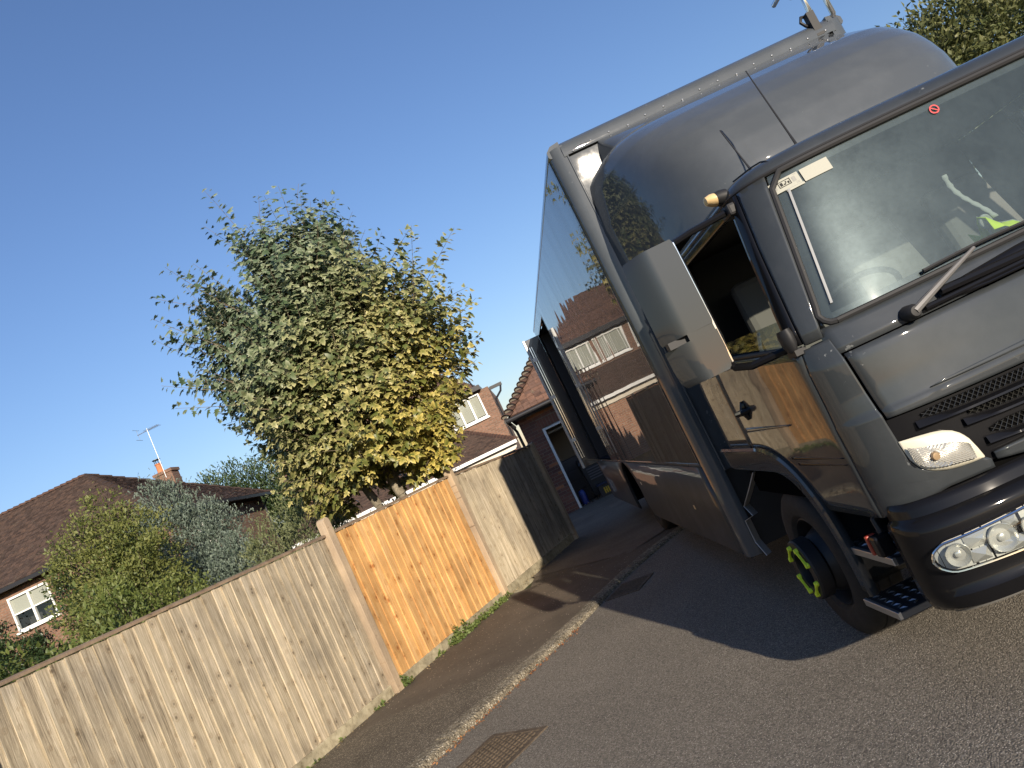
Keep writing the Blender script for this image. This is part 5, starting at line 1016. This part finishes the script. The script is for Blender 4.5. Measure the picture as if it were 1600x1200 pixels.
m = MB(); m.tube([(-1.0, 4.30, 0.43), (1.0, 4.30, 0.43)], 0.07, 10); m.tube([(-1.0, 10.05, 0.43), (1.0, 10.05, 0.43)], 0.10, 10); m.box(-0.48, -0.38, 3.2, 13.2, 0.62, 0.86); m.box(0.38, 0.48, 3.2, 13.2, 0.62, 0.86); m.box(-0.9, 0.9, 4.9, 13.3, 0.87, 0.95); m.box(-0.75, 0.75, 3.3, 4.9, 0.60, 1.0); part(m, 'chassis', M['void'])

# ---- box body
BW, BY0, BY1, BZ0, BZ1, BC = 1.205, 5.45, 13.5, 0.31, 3.60, 1.045
RA = (10.05, 0.43, 0.60)
def arch(y): return max(BZ0, RA[1] + math.sqrt(max(0, RA[2] ** 2 - (y - RA[0]) ** 2))) if abs(y - RA[0]) < RA[2] else BZ0
for sg in (-1, 1):
    fl = (lambda m_: m_) if sg < 0 else flip
    # upper side, with the doorway cut through near the back on the visible flank
    y_d0, y_d1, z_d1 = 11.05, 12.95, 3.36
    m = MB(); ya, yb = BY0 + 0.11, BY1 - 0.06
    def sheet(y0, y1, z0, z1, mm): 
        ny, nz_ = max(1, int((y1 - y0) / 0.5)), max(1, int((z1 - z0) / 0.5)); mm.grid([[(-BW, y0 + (y1 - y0) * i / ny, z0 + (z1 - z0) * k / nz_) for i in range(ny + 1)] for k in range(nz_ + 1)])
    if sg < 0: sheet(ya, y_d0, BC + 0.012, BZ1 - 0.06, m); sheet(y_d0, y_d1, z_d1, BZ1 - 0.06, m); sheet(y_d1, yb, BC + 0.012, BZ1 - 0.06, m)
    else: sheet(ya, yb, BC + 0.012, BZ1 - 0.06, m)
    sd = part(fl(m), 'side_panel', M['paint_side'], solid=0.02)
    # lower skirt with wheel-arch opening
    m = MB(); ys = sorted(set([BY0 + 0.10 + (BY1 - 0.1 - BY0 - 0.10) * k / 40 for k in range(41)] + [RA[0] - RA[2] + 2 * RA[2] * k / 24 for k in range(25)]))
    m.grid([[(-BW + 0.006 + (0.03 if g == 0 else 0), y, max(arch(y), BZ0) + (BC - 0.012 - max(arch(y), BZ0)) * gg) for y in ys] for g, gg in ((0, 0.0), (1, 0.045), (2, 0.5), (3, 1.0))])
    sk_ = part(fl(m), 'skirt_panel', M['paint_skirt'], solid=0.02, **KW)
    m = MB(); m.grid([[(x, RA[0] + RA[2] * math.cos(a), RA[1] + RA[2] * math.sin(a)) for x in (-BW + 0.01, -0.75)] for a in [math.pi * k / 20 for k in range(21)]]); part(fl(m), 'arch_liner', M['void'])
    # horizontal moulding between side and skirt
    m = MB(); m.box(-BW - 0.014, -BW + 0.004, BY0 + 0.12, BY1 - 0.05, BC - 0.012, BC + 0.014); part(fl(m), 'waist_rail', M['alloy'] if False else M['paint_box'], bev=0.006)
    # rounded front corner pillar, top rail and rear pillar
    q = [(-BW + 0.11, BY0), (-BW + 0.075, BY0 + 0.0005), (-BW + 0.04, BY0 + 0.008), (-BW + 0.012, BY0 + 0.03), (-BW - 0.002, BY0 + 0.06), (-BW - 0.004, BY0 + 0.13), (-BW + 0.03, BY0 + 0.13), (-BW + 0.11, BY0 + 0.05)]
    m = MB(); m.prism(q, BZ0 + 0.02, BZ1 - 0.02, lambda a, b_, z: (a, b_, z)); pl = part(fl(m), 'corner_pillar', M['paint_box'], smooth=True, sharp=50)
    m = MB(); m.box(-BW + 0.108, -BW + 0.122, BY0 - 0.010, BY0 + 0.03, 0.95, BZ1 - 0.11); part(fl(m), 'pillar_bead', M['paint_box'], pl, bev=0.004)
    m = MB(); m.box(-BW - 0.010, -BW - 0.001, BY0 + 0.128, BY0 + 0.140, BC + 0.02, BZ1 - 0.05); part(fl(m), 'side_bead', M['alloy'], pl)
    q = [(-BW, BZ1 - 0.075), (-BW - 0.012, BZ1 - 0.06), (-BW - 0.010, BZ1 - 0.02), (-BW + 0.03, BZ1 + 0.015), (-BW + 0.10, BZ1 + 0.025), (-BW + 0.10, BZ1 - 0.05), (-BW + 0.04, BZ1 - 0.075)]
    m = MB(); m.prism(q, BY0 + 0.03, BY1, lambda a, b_, y: (a, y, b_)); part(fl(m), 'roof_rail', M['paint_box'], smooth=True, sharp=50)
    m = MB(); m.box(-BW - 0.004, -BW + 0.06, BY1 - 0.08, BY1, BZ0 + 0.05, BZ1 - 0.08); part(fl(m), 'rear_pillar', M['paint_box'], bev=0.02)
    # the small orange side marker low on the skirt
    m = MB(); m.box(-BW - 0.006, -BW + 0.012, 6.55, 6.60, 0.62, 0.66); part(fl(m), 'side_marker_lamp', M['cap'], sk_, bev=0.004)
    m = MB(); m.box(-BW - 0.006, -BW + 0.012, 9.15, 9.20, 0.74, 0.78); part(fl(m), 'side_reflector', M['bezel'], sk_, bev=0.004)
    if sg < 0:
        # doorway: dark interior, jamb, and the open leaf with an aluminium edge
        m = MB(); m.box(-BW + 0.02, -BW + 0.9, y_d0, y_d1, BC + 0.02, z_d1); m.f = [f_ for k_, f_ in enumerate(m.f) if k_ != 4]; dr = part(m, 'doorway', P('navy doorway lining', (0.012, 0.016, 0.026), 0.5))
        m = MB(); jn = 0.03
        for a in ((y_d0 - jn, y_d0, BC + 0.02, z_d1 + jn), (y_d1, y_d1 + jn, BC + 0.02, z_d1 + jn), (y_d0, y_d1, z_d1, z_d1 + jn)): m.box(-BW - 0.012, -BW + 0.012, a[0], a[1], a[2], a[3])
        part(m, 'door_jamb', M['paint_side'], dr, bev=0.004)
        m = MB(); m.box(-BW - 0.26, -BW - 0.012, y_d1 + 0.04, y_d1 + 0.075, BC - 0.02, z_d1 + 0.04); dl_ = part(m, 'open_door_leaf', P('navy door skin', (0.016, 0.022, 0.036), 0.25, 0, 0.8), bev=0.004)
        m = MB(); m.box(-BW - 0.305, -BW - 0.262, y_d1 + 0.02, y_d1 + 0.09, BC - 0.02, z_d1 + 0.05); part(m, 'edge_trim', P('matt aluminium', (0.50, 0.51, 0.50), 0.5, 0.6), dl_, bev=0.006)
        m = MB(); m.box(-BW - 0.245, -BW - 0.232, y_d1 + 0.01, y_d1 + 0.038, BC + 0.15, z_d1 - 0.1); m.box(-BW - 0.205, -BW - 0.196, y_d1 + 0.02, y_d1 + 0.038, BC + 0.15, z_d1 - 0.1); part(m, 'locking_bar', M['chrome'], dl_)
        for z in (1.5, 2.3, 3.0): m = MB(); m.box(-BW - 0.275, -BW - 0.20, y_d1 - 0.005, y_d1 + 0.03, z, z + 0.06); part(m, 'bar_bracket', M['alloy'], dl_)
# front bulkhead, its top trim with rivets, roof, rear and floor
m = MB(); m.box(-BW + 0.12, BW - 0.12, BY0 + 0.004, BY0 + 0.03, 0.95, BZ1 - 0.10); part(m, 'front_bulkhead', M['paint_box'])
q = [(BY0 - 0.006, BZ1 - 0.115), (BY0 - 0.012, BZ1 - 0.06), (BY0 + 0.0, BZ1 - 0.03), (BY0 + 0.05, BZ1 + 0.012), (BY0 + 0.14, BZ1 + 0.028), (BY0 + 0.14, BZ1 - 0.05), (BY0 + 0.03, BZ1 - 0.115)]
m = MB(); m.prism(q, -BW + 0.09, BW - 0.09, lambda a, b_, x: (x, a, b_)); tt = part(m, 'front_top_trim', M['paint_box'], smooth=True, sharp=40)
m = MB(); m.box(-BW + 0.122, BW - 0.122, BY0 - 0.013, BY0 - 0.008, BZ1 - 0.120, BZ1 - 0.112); part(m, 'trim_shadow_gap', M['void'], tt)
for k in range(15):
    x = -1.04 + 2.08 * k / 14; m = MB(); m.lathe([(0, -0.006), (0.006, -0.004), (0.008, 0.0)], lambda a, b_, c_: (x + a, BY0 - 0.011 + b_, BZ1 - 0.085 + c_ - (0.0 if k % 3 else 0.015)), 8); part(m, 'rivet', M['alloy'], tt)
m = MB(); m.box(-BW + 0.10, BW - 0.10, BY0 + 0.10, BY1, BZ1 - 0.02, BZ1 + 0.02); part(m, 'body_roof', M['paint_box'])
m = MB(); m.box(-BW + 0.06, BW - 0.06, BY1 - 0.04, BY1 - 0.01, 0.9, BZ1 - 0.06); part(m, 'rear_panel', M['paint_box'])
m = MB(); m.box(-BW + 0.03, BW - 0.03, BY0 + 0.1, BY1 - 0.05, 0.95, 1.0); part(m, 'body_floor', M['void'])
m = MB(); m.box(-BW + 0.02, BW - 0.02, BY0 + 0.04, BY0 + 0.08, BZ0 + 0.05, 0.96); part(m, 'front_skirt', M['blkm'])
# roof ladder rails over the right-hand corner
m = MB()
for x in (1.02, 1.17): m.tube([(x, BY0 + 0.10, BZ1 - 0.06), (x, BY0 + 0.02, BZ1 + 0.02), (x, BY0 + 0.02, BZ1 + 0.34), (x, BY0 + 0.12, BZ1 + 0.42), (x, BY0 + 0.4, BZ1 + 0.42)], 0.021, 10)
lad = part(m, 'ladder_rail', M['chrome'], **KW)
m = MB(); m.tube([(1.0, BY0 + 0.06, BZ1 + 0.01), (0.95, BY0 + 0.03, BZ1 + 0.02), (0.925, BY0 + 0.03, BZ1 + 0.06), (0.95, BY0 + 0.04, BZ1 + 0.10), (1.0, BY0 + 0.06, BZ1 + 0.10)], 0.012, 8); m.box(0.97, 1.03, BY0 - 0.01, BY0 + 0.05, BZ1 - 0.10, BZ1 + 0.10); part(m, 'ladder_hook', M['blkm'], lad, **KW)
# moulded fairing over the cab
WL = lerpz([(2.2, 1.12), (2.45, 1.10), (2.86, 1.10), (3.10, 1.075), (3.20, 1.05), (3.25, 1.0), (3.275, 0.93), (3.30, 0.885), (3.42, 0.87), (3.52, 0.84), (3.60, 0.80)]); WR = lerpz([(2.2, 1.12), (2.9, 1.07), (3.6, 1.05)])
PF = lerpz([(2.0, 1.30), (2.4, 1.42), (2.55, 1.415), (2.7, 1.38), (2.8, 1.325), (2.9, 1.25), (3.0, 1.13), (3.1, 0.975), (3.2, 0.75), (3.3, 0.51), (3.4, 0.26), (3.47, 0.08), (3.49, 0.03)]); zt = 3.488; rows = []
for i in range(73):
    z = 2.41 + (zt - 2.41) * i / 72; Pz = PF(z)
    row = []
    for j_ in range(61):
        ph = math.pi * j_ / 60; c_, s_ = -math.cos(ph), math.sin(ph); w = WL(z) if c_ < 0 else WR(z); n_ = 5.2 if c_ < 0 else 4.0
        r_ = (abs(c_) ** n_ + s_ ** n_) ** (-1 / n_); row.append((w * c_ * r_ * (1 - (0.155 * Pz * s_ * r_ if c_ < 0 else 0.02 * Pz * s_ * r_)), BY0 + 0.004 - Pz * s_ * r_, z))
    rows.append(row)
m = MB(); m.grid(rows); top = rows[-1]; m.add(top + [(x, BY0 + 0.003, zt) for x, y, z in top], [(k, k + 1, k + 62, k + 61) for k in range(60)])
part(m, 'roof_fairing', M['paint_box'], **KW)

# ------------------------------------------------------------------ vegetation
def tube_path(p0, p1, bend, n=6):
    p0, p1 = np.array(p0, float), np.array(p1, float); b_ = np.array(bend, float)
    return [tuple(p0 + (p1 - p0) * u + b_ * math.sin(math.pi * u)) for u in [k / (n - 1) for k in range(n)]]
# --- variegated maple behind the fence
MT = empty('maple_tree', (-2.15, 10.75, 0)); tag(MT, 'leafy maple with cream-edged green and yellow leaves behind the fence', 'tree')
bx, by = -2.2, 10.75
stems = MB()
limbs = []
def limb(p0, p1, r0, r1, bend=(0, 0, 0), n=7, mb=stems):
    pts = tube_path(p0, p1, bend, n); mb.tube(pts, [r0 + (r1 - r0) * k / (n - 1) for k in range(n)], 9); limbs.extend([np.array(p) for p in pts]); return pts
a1 = (0.10, -0.02, 1.9); limb((0.02, 0, -0.1), a1, 0.085, 0.065, (0.02, 0, 0)); limb((-0.04, 0.0, -0.1), (-0.24, -0.1, 1.9), 0.07, 0.052, (0.02, 0, 0))
limb(a1, (-0.02, 0.0, 2.55), 0.075, 0.06); limb((-0.02, 0, 2.55), (0.0, 0.1, 4.6), 0.055, 0.02, (0.06, 0, 0)); limb((0.10, -0.02, 2.0), (0.16, 0.0, 2.6), 0.05, 0.045); limb((0.16, 0, 2.6), (0.85, 0.1, 4.2), 0.045, 0.015, (0.1, 0, 0))
limb((-0.24, -0.1, 1.9), (-0.38, -0.12, 2.5), 0.065, 0.05); limb((-0.38, -0.12, 2.5), (-0.75, 0.1, 5.0), 0.05, 0.015, (-0.1, 0, 0)); limb((-0.38, -0.12, 2.5), (-1.3, -0.2, 4.0), 0.04, 0.014, (-0.15, 0, 0))
for q in ((0.0, 0.9, 4.3), (0.2, -0.8, 3.6), (-0.6, -0.9, 3.5), (-0.7, 0.9, 4.0), (1.1, -0.3, 3.2), (-1.2, 0.4, 3.1), (0.5, 0.3, 5.0), (-0.3, -0.3, 5.2), (0.9, 0.5, 3.0), (-0.2, -0.9, 2.9)):
    limb((random.uniform(-.3, .1), 0, random.uniform(2.2, 2.8)), q, 0.035, 0.012, (random.uniform(-.1, .1), random.uniform(-.1, .1), 0))
stems.build('trunk', M['bark'], MT, True, 60)
LB = np.array(limbs)
tw_ = MB(); P_, Yd, Zd, Sc = [], [], [], []
cz0 = 3.95; rx, ry, rz = 1.86, 1.6, 2.12
def envx(z): return 0.03 - 0.15 * (z - 3.9)
ns = 0
ZL = [2.0, 2.1, 2.4, 2.8, 3.4, 4.05, 4.6, 5.05, 5.45, 5.75]
XL = lambda z: np.interp(z, ZL, [-0.55, -0.85, -1.15, -1.38, -1.55, -1.55, -1.45, -1.28, -1.00, -0.65]); XR = lambda z: np.interp(z, ZL, [0.7, 1.0, 1.25, 1.45, 1.62, 1.58, 1.40, 1.05, 0.80, 0.40])
while ns < 2900:
    z = RS.uniform(2.02, 5.6); a_, b2 = XL(z), XR(z); hw = (b2 - a_) / 2; cx_ = (a_ + b2) / 2; ph = RS.rand() * 2 * math.pi; rr = RS.uniform(0.05, 1.0) ** 0.5
    lob = 0.90 + 0.14 * math.sin(3 * ph + 2.1 * z) + 0.07 * math.sin(5 * ph - 3.7 * z)
    x = cx_ + hw * rr * lob * math.cos(ph); y = 0.86 * hw * rr * lob * math.sin(ph)
    v = np.array([math.cos(ph) * rr, math.sin(ph) * rr, (z - 3.7) / 2.2])
    if z < 2.3 and -0.55 < x < 0.35 and y < 0.5: continue                      # keep the stems in view
    if z > 4.3 and math.sin(x * 4.2 + 0.9) < -0.25 and z > 4.3 + 0.9 * RS.rand(): continue      # dips between the top shoots
    st = np.array([x, y, z]); out = np.array([v[0] * 0.9, v[1] * 0.9, 0.30 + 0.75 * max(0, v[2])]) + RS.normal(size=3) * 0.25
    if z < 3.0: out[2] -= 0.35
    out /= np.linalg.norm(out); ln = RS.uniform(0.28, 0.62) * (0.6 if v[2] < -0.1 else (1.75 if RS.rand() < 0.22 else 0.8))
    en = st + out * ln + np.array([0, 0, 0.06]); pts = tube_path(st, en, RS.normal(size=3) * 0.03, 5)
    k = int(np.argmin(((LB - st) ** 2).sum(1)))
    if ns % 6 == 0: tw_.tube([tuple(LB[k]), tuple((LB[k] + st) / 2 + RS.normal(size=3) * 0.05), tuple(st)], [0.012, 0.009, 0.006], 4)
    tw_.tube(pts, [0.006, 0.005, 0.004, 0.003, 0.002], 3)
    nl = int(ln / 0.033)
    for i in range(nl):
        u = (i + 0.6) / nl; p = st + (en - st) * u; ang = i * 2.4 + RS.rand(); sd = np.cross(out, [0.3, 0.2, 1.0]); sd /= np.linalg.norm(sd); s2 = np.cross(out, sd)
        d_ = sd * math.cos(ang) + s2 * math.sin(ang) + out * 0.45 + np.array([0, 0, -0.25]) + RS.normal(size=3) * 0.15; d_ /= np.linalg.norm(d_)
        P_.append(p + d_ * 0.05); Yd.append(d_); Zd.append(np.array([0, 0, 1.0]) + out * 0.5 + RS.normal(size=3) * 0.35 + np.array([0.1, -0.35, 0])); Sc.append(RS.uniform(0.075, 0.138) * (1.0 if u < 0.8 else 0.7))
    ns += 1
P_, Yd, Zd, Sc = map(np.array, (P_, Yd, Zd, Sc))
tag(tw_.build('twigs', M['twig'], MT), kind='stuff')
M['maple'] = leafmat('variegated maple leaves', (0.064, 0.100, 0.045), (0.56, 0.53, 0.34), (0.13, 0.150, 0.062), 0.30, 0.42, zmix=(3.9, 7.2, (1.55, 1.27, 0.56)), eamt=0.85)  # lower right tinted golden: sunlight as well as yellowing put into the leaf colour
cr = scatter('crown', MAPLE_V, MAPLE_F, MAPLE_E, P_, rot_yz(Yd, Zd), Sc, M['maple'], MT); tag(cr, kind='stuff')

# --- shrubs
def shrub(name, loc, label, cat, blobs, n, size, mat, shape='oval', stems_n=6, up=0.3, droop=0.0, stemmat=None, spike=0.0, hull=0.55, per=45, cs=None):
    cs = cs or size * 1.5
    o = empty(name, loc); tag(o, label, cat)
    V_, F_, E_ = (OVAL_V, OVAL_F, OVAL_E) if shape == 'oval' else (SPRAY_V, SPRAY_F, SPRAY_E)
    tot = sum(b_[3] * b_[4] * b_[5] for b_ in blobs); P2, D2, tone = [], [], []
    for (cx, cy, cz, ax_, ay_, az_) in blobs:
        k = int(n * ax_ * ay_ * az_ / tot) + 20; v = unit(RS.normal(size=(k, 3))); r = RS.uniform(hull ** 3, 1, size=(k, 1)) ** (1 / 3)
        lump = 1 + 0.22 * np.sin(v[:, :1] * 5 + cx * 7) * np.cos(v[:, 2:3] * 6 + cz) + spike * np.maximum(0, RS.normal(size=(k, 1)))
        pp = np.array([cx, cy, cz]) + v * r * lump * np.array([ax_, ay_, az_]); nc_ = max(6, k // per); ci = RS.randint(0, nc_, size=k); cl = cs * (0.6 + 0.8 * RS.rand(nc_, 1))
        pp = pp[ci] + RS.normal(size=(k, 3)) * cl[ci] * np.array([1, 1, 0.75]); tone.append(np.clip(0.5 * RS.rand(nc_)[ci] + 0.5 * RS.rand(k), 0, 1))
        P2.append(pp); D2.append(v[ci] * 0.7 + RS.normal(size=(k, 3)) * 0.3)
    P2, D2, tone = np.concatenate(P2), np.concatenate(D2), np.concatenate(tone); ok = P2[:, 2] > 0.02; P2, D2, tone = P2[ok], D2[ok], tone[ok]; N = len(P2)
    yd = D2 * 0.8 + RS.normal(size=(N, 3)) * 0.55 + np.array([0, 0, up - droop]); zd = D2 * 0.4 + np.array([0, -0.25, 0.8]) + RS.normal(size=(N, 3)) * 0.45
    st = MB(); mx = max(b_[2] for b_ in blobs)
    for k in range(stems_n):
        b_ = blobs[k % len(blobs)]; st.tube(tube_path((random.uniform(-.12, .12), random.uniform(-.1, .1), -0.05), (b_[0] + random.uniform(-.4, .4) * b_[3], b_[1] + random.uniform(-.4, .4) * b_[4], b_[2] + b_[5] * 0.7), (random.uniform(-.1, .1), random.uniform(-.1, .1), 0)), [0.03, 0.024, 0.018, 0.013, 0.009, 0.004], 6)
    st.build('stems', stemmat or M['twig'], o, True, 60)
    tag(scatter('foliage', V_, F_, E_, P2, rot_yz(yd, zd), RS.uniform(0.7, 1.3, N) * size, mat, o, tone), kind='stuff'); return o
L_ = {}
L_['olive'] = leafmat('olive green leaves', (0.070, 0.110, 0.028), (0.20, 0.23, 0.065), (0.16, 0.19, 0.045), 0.38)
L_['yellow'] = leafmat('yellowing leaves', (0.09, 0.130, 0.034), (0.25, 0.25, 0.08), (0.18, 0.20, 0.055), 0.38)
L_['blue'] = leafmat('blue grey conifer', (0.060, 0.090, 0.062), (0.18, 0.22, 0.185), (0.10, 0.135, 0.10), 0.15, 0.7)
L_['dark'] = leafmat('dark evergreen leaves', (0.022, 0.045, 0.016), (0.07, 0.10, 0.035), (0.05, 0.08, 0.025), 0.2, 0.45)
L_['feather'] = leafmat('feathery grey green leaves', (0.085, 0.11, 0.045), (0.22, 0.24, 0.12), (0.15, 0.17, 0.075), 0.3, 0.6)
L_['ivy'] = leafmat('ivy leaves', (0.018, 0.038, 0.016), (0.05, 0.08, 0.03), (0.035, 0.06, 0.022), 0.15, 0.35)
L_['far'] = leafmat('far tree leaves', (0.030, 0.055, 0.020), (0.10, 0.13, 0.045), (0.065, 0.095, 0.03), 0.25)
L_['hill'] = leafmat('pale green far leaves', (0.06, 0.085, 0.03), (0.19, 0.19, 0.075), (0.12, 0.135, 0.05), 0.3)  # paler, yellower greens than the other far tree
def B_(*a): return a
shrub('deciduous_shrub', (-6.6, 11.3, 0), 'tall olive and yellow leafy shrub behind the long grey panel', 'shrub', [B_(-.15, 0, 2.6, .6, .6, .95), B_(.25, .2, 3.1, .42, .5, .85), B_(.5, -.2, 2.1, .7, .7, 1.1), B_(-.05, -.1, 1.7, .6, .6, .9), B_(.55, 0.1, 2.95, .38, .4, .6), B_(-.35, .1, 3.1, .35, .3, .5)], 30000, 0.056, L_['yellow'], stems_n=14, spike=0.10)
shrub('green_bush', (-5.35, 9.9, 0), 'dense green bush low behind the fence, in front of the taller shrubs', 'shrub', [B_(-.2, 0, 1.55, .75, .6, .9), B_(.35, .1, 1.4, .55, .5, .85), B_(-.6, .1, 2.0, .45, .4, .6)], 11000, 0.052, L_['olive'], stems_n=10, spike=0.08)
shrub('laurel_hedge', (-5.6, 8.35, 0), 'leafy laurel hedge at the left picture edge below the house window', 'hedge', [B_(-.6, 0, 1.35, .8, .5, .95), B_(.2, .1, 1.3, .65, .45, .85), B_(-1.4, .1, 1.35, .8, .5, .9)], 7500, 0.085, L_['olive'], up=0.1)
shrub('ivy_mass', (-16.4, 23.45, 0), 'dark ivy covering the house wall around the white window', 'ivy', [B_(-2.6, 0, 3.6, 1.85, .22, 1.35), B_(-2.8, 0, 1.6, 2.4, .25, 1.8), B_(0, 0, 1.7, 2.4, .25, 1.6), B_(2.6, 0, 2.6, 1.75, .22, 2.3), B_(3.9, 0, 3.2, 1.3, .2, 1.6), B_(1.5, 0, 4.0, .5, .15, .8), B_(-3.4, 0, 4.4, 2.0, .15, .6), B_(-.7, 0, 2.55, 1.6, .2, .75)], 30000, 0.12, L_['ivy'], hull=0.3)
shrub('blue_conifer', (-6.55, 14.0, 0), 'blue grey juniper-like conifer with several upright tips', 'conifer', [B_(-.35, 0, 2.9, .42, .5, 1.35), B_(.0, 0, 2.7, .36, .4, 1.30), B_(.25, .1, 2.6, .33, .4, 1.2), B_(.55, -.1, 2.4, .24, .3, 1.25), B_(.72, 0, 1.9, .28, .4, 1.3), B_(.1, -.2, 1.6, .75, .6, 1.1)], 26000, 0.080, L_['blue'], 'spray', up=0.75, spike=0.06, hull=0.65)
shrub('juniper', (-5.5, 12.6, 0), 'dark grey green juniper bush low in front of the blue conifer', 'conifer', [B_(-.3, 0, 1.55, .7, .6, .85), B_(.25, 0, 1.5, .45, .5, .85), B_(.1, 0.1, 2.1, .25, .25, .6)], 9500, 0.075, L_['blue'], 'spray', up=0.5, spike=0.10, hull=0.65)
shrub('feathery_shrub', (-3.8, 11.4, 0), 'pale feathery shrub between the maple and the dark juniper', 'shrub', [B_(-.1, 0, 1.55, .72, .55, .95), B_(.35, .1, 1.5, .6, .5, .8), B_(-.45, 0, 1.5, .45, .4, .7)], 17000, 0.065, L_['feather'], 'spray', up=0.7, spike=0.18)
shrub('garden_hedge', (-1.9, 12.4, 0), 'dark green hedge low behind the orange fence panel', 'hedge', [B_(-.7, 0, 1.2, .9, .45, .75), B_(.1, .1, 1.05, .8, .45, .75)], 5000, 0.07, L_['dark'])
shrub('far_evergreen', (-14.3, 38, 0), 'dark evergreen tree behind the hipped roof', 'tree', [B_(-.9, 0, 5.5, 1.3, 1.3, 1.9), B_(.3, 0, 5.7, 1.3, 1.3, 1.9), B_(1.6, 0, 5.2, 1.5, 1.2, 1.8), B_(0.5, 0, 3.8, 2.5, 1.6, 2.0), B_(3, 0, 4.4, 1.5, 1.2, 1.8)], 26000, 0.22, L_['dark'], 'spray', up=0.4, stems_n=5, hull=0.35, per=60)
shrub('oak_tree', (17.6, 26, 0), 'broad green tree rising behind the truck at top right', 'tree', [B_(0, 0, 6.4, 3.0, 2.5, 2.6), B_(-2.2, 0, 6.3, 1.9, 1.8, 1.9), B_(2.6, 0, 7.2, 2.4, 2, 2.6), B_(-1.0, -1.0, 7.6, 1.5, 1.4, 1.4), B_(1.0, -0.8, 8.3, 1.6, 1.5, 1.5), B_(0, 0, 4, 2.2, 2, 2)], 20000, 0.22, L_['hill'], stems_n=8, hull=0.6, spike=0.05)
shrub('ash_tree', (24.5, 29, 0), 'darker tree at the right picture edge behind the cab', 'tree', [B_(0, 0, 7.0, 3.5, 2.5, 3.2), B_(-2.4, -.5, 8.2, 1.8, 1.6, 1.6), B_(1, -.5, 9.3, 2.2, 2, 1.8)], 13000, 0.24, L_['far'], stems_n=6, hull=0.6)

# --- weeds, debris
def strew(name, pts, size, mat, label, cat, up=1.0, shape='oval'):
    N = len(pts); V_, F_, E_ = (OVAL_V, OVAL_F, OVAL_E) if shape == 'oval' else (SPRAY_V, SPRAY_F, SPRAY_E)
    o = scatter(name, V_, F_, E_, np.array(pts), rotmats(N, RS.normal(size=(N, 3)) * 0.5 + np.array([0, 0, up])), RS.uniform(0.6, 1.3, N) * size, mat); return tag(o, label, cat, kind='stuff')
def clump(sv, off, n, h, w):
    out = []
    for _ in range(n):
        a = RS.rand() * 6.28; r = w * math.sqrt(RS.rand()); p = fw(sv + r * math.cos(a), max(0.02, off + 0.6 * r * math.sin(a)), 0.07); out.append((p[0], p[1], 0.07 + h * RS.rand() ** 1.5 * (1 - r / w * 0.6)))
    return out
pts = []
for _ in range(46): sv = RS.uniform(9.75, 11.15); pts += clump(sv, RS.uniform(0.03, 0.12), 26, RS.uniform(0.03, 0.10), 0.06)
for sv, off, n, h, w in ((8.74, 0.05, 90, 0.16, 0.06), (8.80, 0.06, 60, 0.08, 0.07), (9.95, 0.04, 80, 0.26, 0.05), (10.15, 0.04, 80, 0.20, 0.06), (9.5, 0.05, 40, 0.06, 0.06), (11.3, 0.06, 60, 0.08, 0.1)): pts += clump(sv, off, n, h, w)
for _ in range(12): pts += clump(RS.uniform(4.5, 8.4), 0.05, 8, 0.02, 0.05)
M['weed'] = leafmat('weed leaves', (0.07, 0.12, 0.03), (0.20, 0.25, 0.08), (0.15, 0.19, 0.05), 0.3)
strew('weeds', pts, 0.042, M['weed'], 'green weeds growing along the foot of the orange panel', 'weeds', 0.6)
pts = []
for _ in range(520):
    d_ = float(np.interp(RS.uniform(4.2, 7.3), KS[:, 1], KD)); pts.append(kat(d_, 0.035 + abs(RS.normal()) * 0.035, 0.006 + 0.008 * RS.rand()))
strew('gutter_litter', pts, 0.022, leafmat('russet leaf litter', (0.22, 0.055, 0.025), (0.42, 0.22, 0.08), (0.36, 0.16, 0.06), 0.15), 'russet leaf litter lying along the kerb', 'leaf litter')
pts = []
for _ in range(420):
    sv = RS.uniform(4.5, 13.8); p = fw(sv, 0.04 + abs(RS.normal()) * 0.05, 0.075); pts.append(p)
for _ in range(180): p = fw(RS.uniform(11.4, 13.6), 0.08 + abs(RS.normal()) * 0.08, 0.078); pts.append(p)
strew('footway_litter', pts, 0.020, leafmat('dry leaf litter', (0.20, 0.13, 0.06), (0.45, 0.36, 0.2), (0.33, 0.25, 0.13), 0.15), 'dry leaf scraps along the foot of the fence', 'leaf litter')
